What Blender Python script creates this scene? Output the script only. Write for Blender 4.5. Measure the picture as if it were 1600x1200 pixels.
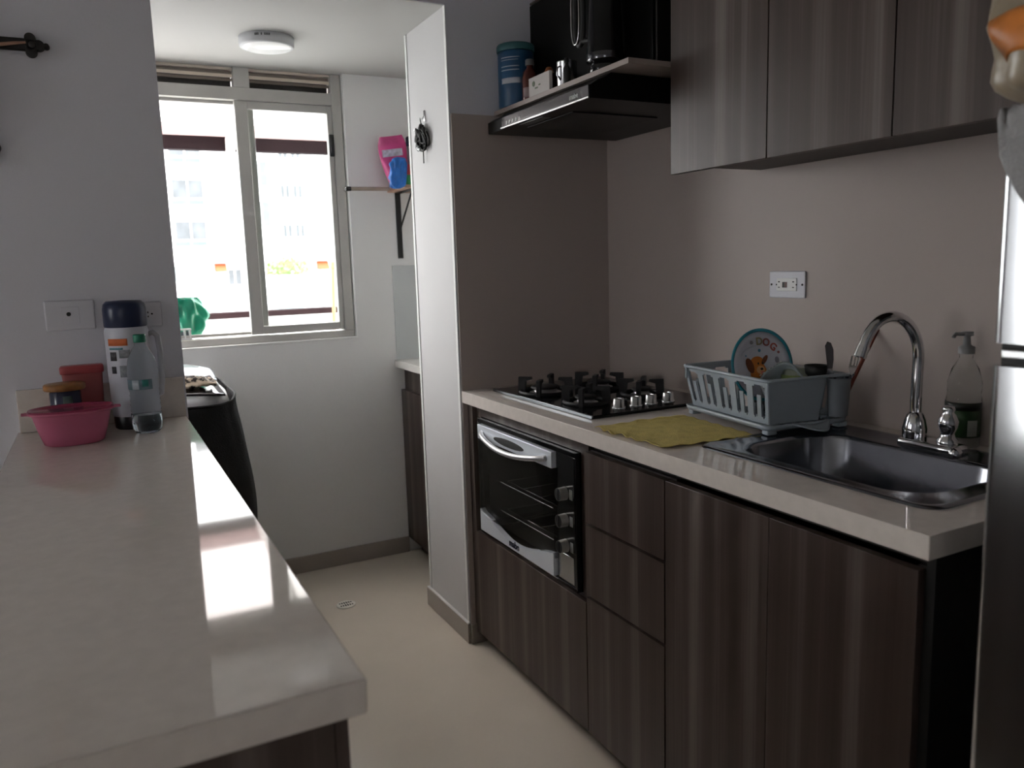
import bpy, bmesh, math, random
from mathutils import Vector, Matrix, noise
random.seed(7)
C = bpy.context.scene.collection
SC = bpy.context.scene
for o in list(bpy.data.objects): bpy.data.objects.remove(o)

# ------------------------------------------------------------------ camera, sky, exposure
cd = bpy.data.cameras.new('camera'); cam = bpy.data.objects.new('camera', cd); C.objects.link(cam)
Fv = Vector((0.45316, 0.87889, -0.14899)); Rv = Vector((0.88630, -0.46212, -0.03034)); Uv = Vector((0.09551, 0.11830, 0.98837))
cam.matrix_world = Matrix(((Rv.x, Uv.x, -Fv.x, 0), (Rv.y, Uv.y, -Fv.y, 0), (Rv.z, Uv.z, -Fv.z, 1.3178), (0, 0, 0, 1)))
cd.sensor_width = 36; cd.lens = 28.127; cd.clip_start = 0.02; cd.clip_end = 400
cd.dof.use_dof = True; cd.dof.focus_distance = 2.0; cd.dof.aperture_fstop = 4.5
SC.camera = cam
w = bpy.data.worlds.new('sky'); SC.world = w; w.use_nodes = True
bg = w.node_tree.nodes['Background']; bg.inputs[0].default_value = (0.97, 0.975, 0.98, 1); bg.inputs[1].default_value = 11.2
SC.view_settings.view_transform = 'Standard'; SC.view_settings.look = 'None'
SC.view_settings.exposure = 0.14; SC.view_settings.gamma = 1.0; SC.view_settings.use_curve_mapping = False
SC.cycles.max_bounces = 16; SC.cycles.diffuse_bounces = 8; SC.cycles.glossy_bounces = 6
SC.cycles.transmission_bounces = 10; SC.cycles.sample_clamp_indirect = 6
SC.cycles.use_denoising = True

def portal(name, loc, rot, sx, sy):          # guides daylight sampling through a wall opening, gives off no light itself
    l = bpy.data.lights.new(name, 'AREA'); l.shape = 'RECTANGLE'; l.size = sx; l.size_y = sy; l.cycles.is_portal = True
    o = bpy.data.objects.new(name, l); C.objects.link(o); o.location = loc; o.rotation_euler = rot

# ------------------------------------------------------------------ measures
XP, XR, Y0, Y1, YB, XWL = 1.063, 1.669, 2.444, 2.812, 3.429, 0.209
ZH, ZC = 2.125, 2.45
# living room balcony window in the same wall, left of the picture
LW = (-2.5, -1.75, 0.45, 2.05)
SW = (1.1, 1.75, 1.0, 1.9)          # unseen side window, added to even the light on the right wall
RW = (-2.8, -2.25, 1.1, 1.9)         # unseen rear window behind the camera, put in for back fill light
portal('daylight_kitchen_window', (0.3, 3.62, 1.55), (math.radians(90), 0, 0), 1.5, 1.15)
portal('daylight_living_window', ((LW[0]+LW[1])/2, Y0+0.2, (LW[2]+LW[3])/2), (math.radians(90), 0, 0), LW[1]-LW[0], LW[3]-LW[2])
portal('daylight_rear_fill_window', ((RW[0]+RW[1])/2, -3.3, (RW[2]+RW[3])/2), (math.radians(-90), 0, 0), RW[1]-RW[0], RW[3]-RW[2])

portal('daylight_added_side_window', (-4.4, (SW[0]+SW[1])/2, (SW[2]+SW[3])/2), (math.radians(90), 0, math.radians(90)), SW[1]-SW[0], SW[3]-SW[2])
# ------------------------------------------------------------------ materials
MATS = {}
def mat(name, col, rough=0.5, metal=0.0, trans=0.0, ior=1.45, bump=0.0, bscale=60, var=0.0, vscale=3.0, aniso=0.0, coat=0.0, alpha=None, stretch=None, spec=None):
    if name in MATS: return MATS[name]
    m = bpy.data.materials.new(name); m.use_nodes = True; nt = m.node_tree; b = nt.nodes['Principled BSDF']
    b.inputs['Base Color'].default_value = (*col, 1); b.inputs['Roughness'].default_value = rough; b.inputs['Metallic'].default_value = metal
    b.inputs['Transmission Weight'].default_value = trans; b.inputs['IOR'].default_value = ior
    b.inputs['Coat Weight'].default_value = coat; b.inputs['Coat Roughness'].default_value = 0.05
    if spec is not None: b.inputs['Specular IOR Level'].default_value = spec
    if alpha is not None: b.inputs['Alpha'].default_value = alpha
    tc = nt.nodes.new('ShaderNodeTexCoord')
    vec = tc.outputs['Object']
    if stretch:
        mp = nt.nodes.new('ShaderNodeMapping'); mp.inputs['Scale'].default_value = stretch; nt.links.new(vec, mp.inputs['Vector']); vec = mp.outputs['Vector']
    if var > 0:
        n = nt.nodes.new('ShaderNodeTexNoise'); n.inputs['Scale'].default_value = vscale; n.inputs['Detail'].default_value = 6
        nt.links.new(vec, n.inputs['Vector'])
        r = nt.nodes.new('ShaderNodeValToRGB'); r.color_ramp.elements[0].position = 0.3; r.color_ramp.elements[1].position = 0.7
        r.color_ramp.elements[0].color = (*[c*(1-var) for c in col], 1); r.color_ramp.elements[1].color = (*[min(1, c*(1+var)) for c in col], 1)
        nt.links.new(n.outputs['Fac'], r.inputs['Fac']); nt.links.new(r.outputs['Color'], b.inputs['Base Color'])
    if bump > 0:
        n2 = nt.nodes.new('ShaderNodeTexNoise'); n2.inputs['Scale'].default_value = bscale; n2.inputs['Detail'].default_value = 5
        nt.links.new(vec, n2.inputs['Vector'])
        bp = nt.nodes.new('ShaderNodeBump'); bp.inputs['Strength'].default_value = bump; bp.inputs['Distance'].default_value = 0.01
        nt.links.new(n2.outputs['Fac'], bp.inputs['Height']); nt.links.new(bp.outputs['Normal'], b.inputs['Normal'])
    MATS[name] = m; return m

def laminate(name, dark, mid, light, rough=0.42):
    m = bpy.data.materials.new(name); m.use_nodes = True; nt = m.node_tree; b = nt.nodes['Principled BSDF']; L = nt.links
    tc = nt.nodes.new('ShaderNodeTexCoord'); sp = nt.nodes.new('ShaderNodeSeparateXYZ'); L.new(tc.outputs['Object'], sp.inputs[0])
    ad = nt.nodes.new('ShaderNodeMath'); ad.operation = 'ADD'; L.new(sp.outputs['X'], ad.inputs[0]); L.new(sp.outputs['Y'], ad.inputs[1])
    def layer(sy, sz, det):
        mu = nt.nodes.new('ShaderNodeMath'); mu.operation = 'MULTIPLY'; mu.inputs[1].default_value = sy; L.new(ad.outputs[0], mu.inputs[0])
        mz = nt.nodes.new('ShaderNodeMath'); mz.operation = 'MULTIPLY'; mz.inputs[1].default_value = sz; L.new(sp.outputs['Z'], mz.inputs[0])
        cb = nt.nodes.new('ShaderNodeCombineXYZ'); L.new(mu.outputs[0], cb.inputs['X']); L.new(mz.outputs[0], cb.inputs['Y'])
        n = nt.nodes.new('ShaderNodeTexNoise'); n.inputs['Scale'].default_value = 1; n.inputs['Detail'].default_value = det; L.new(cb.outputs[0], n.inputs['Vector'])
        return n.outputs['Fac']
    a = layer(17, 0.22, 1); f = layer(150, 2.0, 4)
    mx = nt.nodes.new('ShaderNodeMath'); mx.operation = 'MULTIPLY_ADD'; mx.inputs[1].default_value = 0.20; L.new(f, mx.inputs[0])
    m2 = nt.nodes.new('ShaderNodeMath'); m2.operation = 'MULTIPLY'; m2.inputs[1].default_value = 0.80; L.new(a, m2.inputs[0]); L.new(m2.outputs[0], mx.inputs[2])
    r = nt.nodes.new('ShaderNodeValToRGB'); e = r.color_ramp.elements; e[0].position = 0.34; e[0].color = (*dark, 1); e[1].position = 0.66; e[1].color = (*light, 1)
    k = e.new(0.5); k.color = (*mid, 1)
    L.new(mx.outputs[0], r.inputs['Fac']); L.new(r.outputs['Color'], b.inputs['Base Color']); b.inputs['Roughness'].default_value = rough
    bp = nt.nodes.new('ShaderNodeBump'); bp.inputs['Strength'].default_value = 0.08; bp.inputs['Distance'].default_value = 0.003; L.new(f, bp.inputs['Height']); L.new(bp.outputs['Normal'], b.inputs['Normal'])
    MATS[name] = m; return m

PAINT = mat('wall_paint', (0.66, 0.66, 0.715), 0.75, bump=0.05, bscale=120, var=0.02, vscale=1.5)
PAINTW = mat('white_paint', (0.84, 0.845, 0.83), 0.7, bump=0.04, bscale=120, var=0.015, vscale=2)
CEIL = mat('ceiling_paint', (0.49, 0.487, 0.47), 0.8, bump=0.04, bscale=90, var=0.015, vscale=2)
FLOOR = mat('porcelain_floor', (0.72, 0.65, 0.55), 0.16, bump=0.01, bscale=30, var=0.05, vscale=2.5)
SKIRT = mat('porcelain_skirting', (0.36, 0.32, 0.28), 0.3, var=0.06, vscale=4)
TILE = mat('wall_tile', (0.45, 0.39, 0.36), 0.42, bump=0.01, bscale=12, var=0.03, vscale=2, spec=0.22)
QUARTZ = mat('quartz_stone', (0.70, 0.64, 0.59), 0.045, var=0.04, vscale=45)
LAM = laminate('wood_laminate', (0.036, 0.020, 0.015), (0.055, 0.036, 0.029), (0.135, 0.108, 0.095))
EDGE = mat('laminate_edge_dark', (0.035, 0.027, 0.024), 0.5, var=0.1, vscale=10)
CARC = mat('cabinet_core_dark', (0.022, 0.018, 0.016), 0.6, var=0.1, vscale=10)
ALU = mat('window_aluminium', (0.48, 0.47, 0.44), 0.42, metal=0.15, var=0.05, vscale=8)
STEEL = mat('brushed_steel', (0.62, 0.63, 0.64), 0.26, metal=1.0, bump=0.02, bscale=40, stretch=(1, 30, 1), var=0.04, vscale=6)
SINKM = mat('sink_steel', (0.27, 0.28, 0.31), 0.18, metal=1.0, bump=0.03, bscale=25, var=0.1, vscale=8)
FRIDGEM = mat('fridge_steel', (0.66, 0.68, 0.70), 0.16, metal=1.0, bump=0.01, bscale=3, var=0.03, vscale=5)
CHROME = mat('chrome', (0.72, 0.72, 0.74), 0.08, metal=1.0, var=0.02, vscale=6)
BLACKG = mat('black_gloss', (0.006, 0.006, 0.007), 0.08, var=0.1, vscale=10)
BLACKM = mat('black_matte', (0.012, 0.012, 0.012), 0.5, bump=0.05, bscale=80, var=0.1, vscale=20)
IRON = mat('cast_iron', (0.010, 0.010, 0.011), 0.55, bump=0.15, bscale=150, var=0.15, vscale=20)
GLASSD = mat('oven_glass', (0.02, 0.018, 0.016), 0.05, trans=0.0, alpha=0.42, var=0.05, vscale=5)
GLASS = mat('window_glass', (0.93, 0.97, 0.96), 0.0, trans=1.0, ior=1.01, var=0.01, vscale=2)
PLW = mat('white_plastic', (0.72, 0.72, 0.71), 0.35, var=0.02, vscale=8)
PLATEC = mat('ivory_plastic', (0.63, 0.63, 0.68), 0.4, var=0.02, vscale=8)
GREYP = mat('grey_blue_plastic', (0.30, 0.345, 0.38), 0.33, var=0.03, vscale=10)
DARKHOLE = mat('dark_hole', (0.01, 0.01, 0.01), 0.8, var=0.1, vscale=10)

# ------------------------------------------------------------------ mesh helpers
class MB:
    def __init__(s): s.b = bmesh.new(); s.mats = []; s.mi = 0
    def use(s, m):
        if m not in s.mats: s.mats.append(m)
        s.mi = s.mats.index(m); return s
    def _f(s, vs, smooth=False):
        try:
            f = s.b.faces.new(vs); f.material_index = s.mi; f.smooth = smooth; return f
        except ValueError: return None
    def box(s, x0, x1, y0, y1, z0, z1, bev=0.0, seg=2):
        v = [s.b.verts.new((x, y, z)) for x in (x0, x1) for y in (y0, y1) for z in (z0, z1)]
        fs = [s._f([v[i] for i in q]) for q in ((0, 1, 3, 2), (4, 6, 7, 5), (0, 4, 5, 1), (2, 3, 7, 6), (0, 2, 6, 4), (1, 5, 7, 3))]
        if bev > 0:
            es = list({e for f in fs for e in f.edges})
            r = bmesh.ops.bevel(s.b, geom=es, offset=bev, segments=seg, profile=0.5, affect='EDGES')
            for f in r['faces']: f.material_index = s.mi; f.smooth = True
        return s
    def obox(s, c, size, rot, bev=0.0):            # oriented box; rot is an Euler tuple
        t = MB(); t.box(-size[0]/2, size[0]/2, -size[1]/2, size[1]/2, -size[2]/2, size[2]/2, bev)
        from mathutils import Euler
        Mx = Matrix.Translation(c) @ Euler(rot).to_matrix().to_4x4()
        s.add(t, Mx); return s
    def add(s, t, Mx):
        vm = {v: s.b.verts.new(Mx @ v.co) for v in t.b.verts}
        for f in t.b.faces:
            g = s._f([vm[v] for v in f.verts], f.smooth)
            if g and not f.smooth:
                for e in g.edges: e.smooth = False
            if g and t.mats: mi = s.mi; s.use(t.mats[f.material_index]); g.material_index = s.mi
        t.b.free(); return s
    def cap(s, vs):
        f = s._f(vs)
        if f:
            for e in f.edges: e.smooth = False
        return f
    def ring(s, c, r, ax, n, rx=None, ph=0.0):
        ax = Vector(ax).normalized(); a = ax.orthogonal().normalized()
        if abs(ax.z) > 0.99: a = Vector((1, 0, 0))
        b = ax.cross(a)
        return [s.b.verts.new(Vector(c) + a*((rx or r)*math.cos(ph+2*math.pi*i/n)) + b*(r*math.sin(ph+2*math.pi*i/n))) for i in range(n)]
    def bridge(s, a, b, smooth=True):
        n = len(a)
        for i in range(n): s._f([a[i], a[(i+1) % n], b[(i+1) % n], b[i]], smooth)
    def cyl(s, p0, p1, r0, r1=None, n=24, cap=True):
        r1 = r0 if r1 is None else r1; ax = Vector(p1)-Vector(p0)
        a = s.ring(p0, r0, ax, n); b = s.ring(p1, r1, ax, n); s.bridge(a, b)
        if cap: s.cap(a[::-1]); s.cap(b)
        return s
    def lathe(s, prof, c=(0, 0, 0), n=32, sx=1.0, sy=1.0, cap0=True, cap1=True, pw=2.0):
        rings = []
        for r, z in prof:
            if r < 1e-5: rings.append([s.b.verts.new((c[0], c[1], c[2]+z))]); continue
            rr = []
            for i in range(n):
                t = 2*math.pi*i/n; ct, st = math.cos(t), math.sin(t)
                if pw != 2.0:
                    ct = math.copysign(abs(ct)**(2/pw), ct); st = math.copysign(abs(st)**(2/pw), st)
                rr.append(s.b.verts.new((c[0]+r*sx*ct, c[1]+r*sy*st, c[2]+z)))
            rings.append(rr)
        for a, b in zip(rings, rings[1:]):
            if len(a) == 1 and len(b) == 1: continue
            if len(a) == 1:
                for i in range(n): s._f([a[0], b[(i+1) % n], b[i]], True)
            elif len(b) == 1:
                for i in range(n): s._f([a[i], a[(i+1) % n], b[0]], True)
            else: s.bridge(a, b)
        if cap0 and len(rings[0]) > 1: s.cap(rings[0][::-1])
        if cap1 and len(rings[-1]) > 1: s.cap(rings[-1])
        return s
    def tube(s, pts, r, n=10, closed=False, radii=None):
        pts = [Vector(p) for p in pts]; N = len(pts); prev = None; rings = []
        for i, p in enumerate(pts):
            if closed: t = (pts[(i+1) % N]-pts[i-1]).normalized()
            else: t = (pts[min(i+1, N-1)]-pts[max(i-1, 0)]).normalized()
            a = t.orthogonal().normalized() if prev is None else (prev - t*prev.dot(t)).normalized()
            prev = a; b = t.cross(a); rr = radii[i] if radii else r
            rings.append([s.b.verts.new(p + a*(rr*math.cos(2*math.pi*k/n)) + b*(rr*math.sin(2*math.pi*k/n))) for k in range(n)])
        for i in range(N-1): s.bridge(rings[i], rings[i+1])
        if closed: s.bridge(rings[-1], rings[0])
        else: s.cap(rings[0][::-1]); s.cap(rings[-1])
        return s
    def prism(s, poly, ax, a0, a1, smooth=False):  # polygon in the plane across axis ax, extruded a0..a1
        def P(u, v, a): return {'x': (a, u, v), 'y': (u, a, v), 'z': (u, v, a)}[ax]
        A = [s.b.verts.new(P(u, v, a0)) for u, v in poly]; B = [s.b.verts.new(P(u, v, a1)) for u, v in poly]
        s.bridge(A, B, smooth); s.cap(A[::-1]); s.cap(B); return s
    def sph(s, c, r, n=16, sc=(1, 1, 1)):
        prof = []
        for i in range(n//2+1):
            t = -math.pi/2 + math.pi*i/(n//2); prof.append((r*math.cos(t), r*math.sin(t)))
        t = MB(); t.lathe(prof, n=n); s.add(t, Matrix.Translation(c) @ Matrix.Diagonal((*sc, 1))); return s
    def grid(s, fn, nu, nv, smooth=True):
        V = [[s.b.verts.new(fn(i/nu, j/nv)) for j in range(nv+1)] for i in range(nu+1)]
        for i in range(nu):
            for j in range(nv): s._f([V[i][j], V[i+1][j], V[i+1][j+1], V[i][j+1]], smooth)
        return s
    def build(s, name, m=None, parent=None, solid=0.0, sub=0, world=None):
        bmesh.ops.recalc_face_normals(s.b, faces=s.b.faces)
        me = bpy.data.meshes.new(name); s.b.to_mesh(me); s.b.free()
        if s.mats:
            for k in s.mats: me.materials.append(k)
        elif m: me.materials.append(m)
        o = bpy.data.objects.new(name, me); C.objects.link(o)
        if parent: o.parent = parent
        if solid: k = o.modifiers.new('solid', 'SOLIDIFY'); k.thickness = solid; k.offset = 0
        if sub: k = o.modifiers.new('sub', 'SUBSURF'); k.levels = sub; k.render_levels = sub
        return o
def B(*a, bev=0.0): return MB().box(*a, bev=bev)
def tag(o, label, cat, group=None, kind=None):
    o['label'] = label; o['category'] = cat
    if group: o['group'] = group
    if kind: o['kind'] = kind
    return o
def thing(name, label, cat, loc=(0, 0, 0), rot=(0, 0, 0), group=None):
    o = bpy.data.objects.new(name, None); C.objects.link(o); o.location = loc; o.rotation_euler = rot; o.empty_display_size = 0.05
    return tag(o, label, cat, group)
def struct(mb, name, m=None, label=None, parent=None):
    o = mb.build(name, m, parent)
    if not parent: o['kind'] = 'structure'
    if label: o['label'] = label
    return o
def text(name, s, size, loc, X, Y, m, parent, depth=0.0006, bold=0.0, shear=0.0, align='CENTER'):
    c = bpy.data.curves.new(name, 'FONT'); c.body = s; c.size = size; c.extrude = depth; c.align_x = align; c.align_y = 'CENTER'; c.offset = bold; c.shear = shear
    t = bpy.data.objects.new(name+'_c', c); C.objects.link(t); bpy.context.view_layer.update()
    me = bpy.data.meshes.new_from_object(t.evaluated_get(bpy.context.evaluated_depsgraph_get()))
    bpy.data.objects.remove(t); bpy.data.curves.remove(c)
    X = Vector(X).normalized(); Y = Vector(Y).normalized(); Z = X.cross(Y)
    me.transform(Matrix(((X.x, Y.x, Z.x, loc[0]), (X.y, Y.y, Z.y, loc[1]), (X.z, Y.z, Z.z, loc[2]), (0, 0, 0, 1))))
    me.materials.clear(); me.materials.append(m)
    o = bpy.data.objects.new(name, me); C.objects.link(o)
    if parent: o.parent = parent
    return o
def rrect(x0, x1, y0, y1, r, n=6):
    P = []
    for cx, cy, a in ((x1-r, y1-r, 0), (x0+r, y1-r, 90), (x0+r, y0+r, 180), (x1-r, y0+r, 270)):
        for i in range(n+1):
            t = math.radians(a+90*i/n); P.append((cx+r*math.cos(t), cy+r*math.sin(t)))
    return P

# ------------------------------------------------------------------ room shell
struct(B(-4.2, 1.85, -3.3, 3.6, -0.15, 0), 'floor', FLOOR)
wl = MB(); T = Y0+0.15
for a in ((-4.2, LW[0], 0, ZC), (LW[1], XWL, 0, ZC), (LW[0], LW[1], 0, LW[2]), (LW[0], LW[1], LW[3], ZC)): wl.box(a[0], a[1], Y0, T, a[2], a[3])
struct(wl, 'wall_left', PAINT)
struct(B(XP, XR+0.15, Y0, Y1, 0, ZC), 'wall_far', mat('pillar_paint', (0.61, 0.605, 0.605), 0.7, bump=0.04, bscale=120, var=0.015, vscale=2))
struct(B(XP+0.0005, XR, Y0-0.004, Y0, 0.0, ZC), 'wall_far_finish', PAINT)
struct(B(XP+0.003, XR, Y0-0.011, Y0-0.004, 0.0, 1.797), 'wall_tile_far', TILE)
struct(B(XR, XR+0.15, -3.3, Y0, 0, ZC), 'wall_right', PAINT)
struct(B(XR-0.007, XR, 0.3, Y0-0.011, 0.0, 1.85), 'wall_tile_right', TILE)
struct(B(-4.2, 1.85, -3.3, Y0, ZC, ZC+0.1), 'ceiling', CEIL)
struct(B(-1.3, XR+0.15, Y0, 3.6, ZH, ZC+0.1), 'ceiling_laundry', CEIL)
struct(B(XWL-0.01, XP+0.01, Y0-0.003, Y0, ZH+0.001, ZC), 'wall_header', PAINT)
ws = MB()
for a in ((-3.3, SW[0], 0, ZC), (SW[1], T, 0, ZC), (SW[0], SW[1], 0, SW[2]), (SW[0], SW[1], SW[3], ZC)): ws.box(-4.35, -4.2, *a)
struct(ws, 'wall_side', PAINT)
wr = MB()
for a in ((-4.35, RW[0], 0, ZC), (RW[1], 1.85, 0, ZC), (RW[0], RW[1], 0, RW[2]), (RW[0], RW[1], RW[3], ZC)): wr.box(a[0], a[1], -3.45, -3.3, a[2], a[3])
struct(wr, 'wall_rear', PAINT)
# laundry
wb = MB(); WX0, WX1, WZ0 = -0.45, 1.012, 1.018
wb.box(-1.3, WX0, YB, YB+0.15, 0, ZH); wb.box(WX1, XR+0.15, YB, YB+0.15, 0, ZH); wb.box(WX0, WX1, YB, YB+0.15, 0, WZ0)
struct(wb, 'wall_back', PAINTW)
struct(B(XR, XR+0.15, Y1, YB, 0, ZH), 'wall_laundry_right', PAINTW)
struct(B(-1.45, -1.3, T, YB+0.15, 0, ZH), 'wall_laundry_left', PAINTW)
struct(B(1.186, XR, YB-0.008, YB, 0.905, 1.324), 'wall_tile_back', mat('laundry_tile', (0.60, 0.63, 0.63), 0.15, var=0.02, vscale=3))
struct(B(-1.3, 1.2, YB-0.012, YB, 0, 0.074, bev=0.003), 'baseboard_back', SKIRT)
bb = MB(); bb.box(XP-0.011, XP, Y0-0.011, Y1+0.011, 0, 0.072, bev=0.002); bb.box(XP, XP+0.06, Y0-0.0215, Y0-0.011, 0, 0.072, bev=0.002); bb.box(XP, XP+0.12, Y1, Y1+0.011, 0, 0.072, bev=0.002)
struct(bb, 'baseboard_pillar', SKIRT)
struct(B(XP-0.0095, XP-0.0005, Y0-0.009, Y1+0.009, 0.072, 0.077, bev=0.001), 'trim_1', PAINTW)
tr = MB(); tr.box(XP-0.003, XP, Y1-0.02, Y1-0.004, 0.077, ZH, bev=0.001); tr.box(XP-0.0025, XP, Y0-0.004, Y0+0.012, 0.077, ZH, bev=0.001)
struct(tr, 'trim_2', PAINTW)

# ------------------------------------------------------------------ laundry window
FY0, FY1 = 3.455, 3.52
def bars(lst, name, m, parent, y0=FY0, y1=FY1, bev=0.002):
    k = MB()
    for a in lst: k.box(a[0], a[1], y0, y1, a[2], a[3], bev=bev)
    return k.build(name, m, parent)
win = bpy.data.objects.new('window_1', None); C.objects.link(win); win['kind'] = 'structure'; win.location = (0, 0, 0)
bars([(WX0+0.04, WX1-0.045, 1.998, 2.047), (WX0, WX1-0.004, WZ0+0.0035, 1.05), (WX1-0.045, WX1-0.004, 1.0505, 2.1245), (WX0, WX0+0.04, 1.0505, 2.1245), (0.575, 0.637, 2.0475, 2.1245), (0.0, 0.05, 2.0475, 2.1245)], 'window_frame', ALU, win)
bars([(WX0+0.04, 0.0, 2.114, 2.1245), (0.05, 0.575, 2.114, 2.1245), (0.637, WX1-0.045, 2.114, 2.1245)], 'top_rail', mat('rail_cream', (0.62, 0.55, 0.46), 0.4, var=0.04, vscale=8), win, FY0+0.014, FY1-0.01)
for x0, x1 in ((0.05, 0.575), (0.637, WX1-0.045)):
    for z, hh, yy, mm in ((2.104, 0.009, 0.024, ('louvre_brown', (0.26, 0.22, 0.19))), (2.0905, 0.010, 0.014, ('louvre_cream', (0.75, 0.66, 0.55))), (2.0775, 0.008, 0.024, ('louvre_brown', (0.26, 0.22, 0.19)))):
        k = MB(); k.obox(((x0+x1)/2, FY0+yy, z), (x1-x0-0.004, 0.003, hh+0.004), (math.radians(-22), 0, 0))
        k.build('vent_louvre', mat(mm[0], mm[1], 0.4, var=0.05, vscale=8), win)
    B(x0+0.002, x1-0.002, FY1-0.012, FY1-0.008, 2.05, 2.124).build('insect_screen', mat('screen_dark', (0.09, 0.085, 0.08), 0.8, var=0.1, vscale=90), win)
sash = bars([(0.572, 0.622, 1.055, 1.9965), (0.945, 0.966, 1.055, 1.9965), (0.622, 0.945, 1.055, 1.088), (0.622, 0.945, 1.966, 1.9965)], 'sliding_sash', ALU, win, FY0+0.006, FY0+0.032)
B(0.62, 0.947, FY0+0.017, FY0+0.020, 1.086, 1.968).build('pane', GLASS, sash)
sash2 = bars([(-0.40, -0.36, 1.055, 1.9965), (0.625, 0.65, 1.055, 1.9965), (-0.36, 0.625, 1.055, 1.068), (-0.36, 0.625, 1.985, 1.9965)], 'fixed_sash', ALU, win, FY0+0.036, FY0+0.060)
struct(B(WX0, WX1, YB-0.004, FY0, WZ0-0.004, WZ0+0.003, bev=0.001), 'window_sill', PAINTW, parent=win)
lt = MB(); lt.box(0.95, 0.962, FY0-0.012, FY0+0.006, 1.80, 1.87, bev=0.003); lt.box(0.945, 0.967, FY0-0.006, FY0+0.006, 1.79, 1.88, bev=0.003)
lt.build('window_latch', BLACKM, win)
# living room window frame outside the picture
win2 = bpy.data.objects.new('window_2', None); C.objects.link(win2); win2['kind'] = 'structure'
bars([(LW[0], LW[1], LW[2], LW[2]+0.05), (LW[0], LW[1], LW[3]-0.05, LW[3]), (LW[0], LW[0]+0.05, LW[2], LW[3]), (LW[1]-0.05, LW[1], LW[2], LW[3]), (-2.14, -2.10, LW[2]+0.05, LW[3]-0.05)], 'window_frame', ALU, win2, Y0+0.05, Y0+0.11)
win3 = bpy.data.objects.new('window_3', None); C.objects.link(win3); win3['kind'] = 'structure'  # frame of the unseen rear window put in for fill light
bars([(RW[0], RW[1], RW[2], RW[2]+0.05), (RW[0], RW[1], RW[3]-0.05, RW[3]), (RW[0], RW[0]+0.05, RW[2], RW[3]), (RW[1]-0.05, RW[1], RW[2], RW[3])], 'window_frame', ALU, win3, -3.4, -3.34)

# ------------------------------------------------------------------ outside
struct(B(-0.9, 6, 3.6, 5.1, -0.2, -0.02), 'floor_terrace', mat('terrace_floor', (0.55, 0.54, 0.52), 0.7, var=0.08, vscale=3))
pt = thing('parapet_wall', 'white terrace parapet wall with a dark capping seen through the laundry window', 'wall', (0, 5.0, -0.02))
B(-0.9, 6, 0, 0.12, 0, 1.065).build('masonry', mat('parapet_white', (0.8, 0.8, 0.79), 0.8, var=0.03, vscale=4), pt)
B(-0.91, 6, -0.015, 0.135, 1.065, 1.10, bev=0.004).build('capping', mat('cap_brown', (0.020, 0.011, 0.012), 0.9, spec=0.1, var=0.1, vscale=10), pt)
cn = thing('terrace_canopy', 'pale translucent terrace canopy on a dark beam beyond the laundry window', 'canopy', (0, 5.0, 2.0))
B(-0.9, 1.42, 0, 0.06, 0.014, 0.092, bev=0.004).build('beam', mat('beam_brown', (0.012, 0.007, 0.008), 0.9, spec=0.1, var=0.1, vscale=8), cn)
tm = bpy.data.materials.new('canopy_sheet'); tm.use_nodes = True; nt = tm.node_tree; nt.nodes.remove(nt.nodes['Principled BSDF'])
td = nt.nodes.new('ShaderNodeBsdfTranslucent'); td.inputs[0].default_value = (0.82, 0.78, 0.765, 1); tp = nt.nodes.new('ShaderNodeBsdfTransparent'); tp.inputs[0].default_value = (1, .97, .96, 1)
nz = nt.nodes.new('ShaderNodeTexNoise'); nz.inputs['Scale'].default_value = 4; mr = nt.nodes.new('ShaderNodeMapRange'); mr.inputs[3].default_value = 0.10; mr.inputs[4].default_value = 0.20
mx = nt.nodes.new('ShaderNodeMixShader'); nt.links.new(nz.outputs['Fac'], mr.inputs[0]); nt.links.new(mr.outputs[0], mx.inputs[0]); nt.links.new(td.outputs[0], mx.inputs[1]); nt.links.new(tp.outputs[0], mx.inputs[2]); nt.links.new(mx.outputs[0], nt.nodes['Material Output'].inputs[0])
cs = MB(); cs.prism([(0.08, 0.100), (0.08, 0.106), (-1.38, 0.416), (-1.38, 0.410)], 'x', -0.9, 1.42); cs.build('roof_sheet', tm, cn)
tm2 = bpy.data.materials.new('canopy_sheet_pink'); tm2.use_nodes = True; n2 = tm2.node_tree; b2 = n2.nodes['Principled BSDF']; b2.inputs['Roughness'].default_value = 0.8; b2.inputs['Transmission Weight'].default_value = 0.0
t2 = n2.nodes.new('ShaderNodeBsdfTranslucent'); w2 = n2.nodes.new('ShaderNodeTexNoise'); w2.inputs['Scale'].default_value = 14; r2 = n2.nodes.new('ShaderNodeValToRGB')
r2.color_ramp.elements[0].color = (0.42, 0.35, 0.35, 1); r2.color_ramp.elements[1].color = (0.52, 0.46, 0.455, 1); n2.links.new(w2.outputs['Fac'], r2.inputs['Fac']); n2.links.new(r2.outputs['Color'], t2.inputs['Color']); n2.links.new(r2.outputs['Color'], b2.inputs['Base Color'])
n2.links.new(t2.outputs[0], n2.nodes['Material Output'].inputs[0])
cs = MB(); cs.prism([(0.06, 0.094), (0.06, 0.098), (-0.13, 0.137), (-0.13, 0.133)], 'x', -0.9, 1.42); cs.build('pink_strip', tm2, cn)
for x in (-0.9, 0.76, 1.40):
    rf = MB(); rf.prism([(0.0, 0.0), (0.0, 0.08), (-1.38, 0.40), (-1.38, 0.33)], 'x', x, x+0.045); rf.build('rafter', mat('rafter_white', (0.62, 0.58, 0.56), 0.6, var=0.03, vscale=8), cn)
st = MB(); st.cyl((1.236, 4.80, 0.0), (1.325, 4.93, 1.32), 0.013, 0.012, n=12)
st.cyl((1.325, 4.93, 1.32), (1.33, 4.935, 1.36), 0.016, 0.012, n=12)
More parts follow.
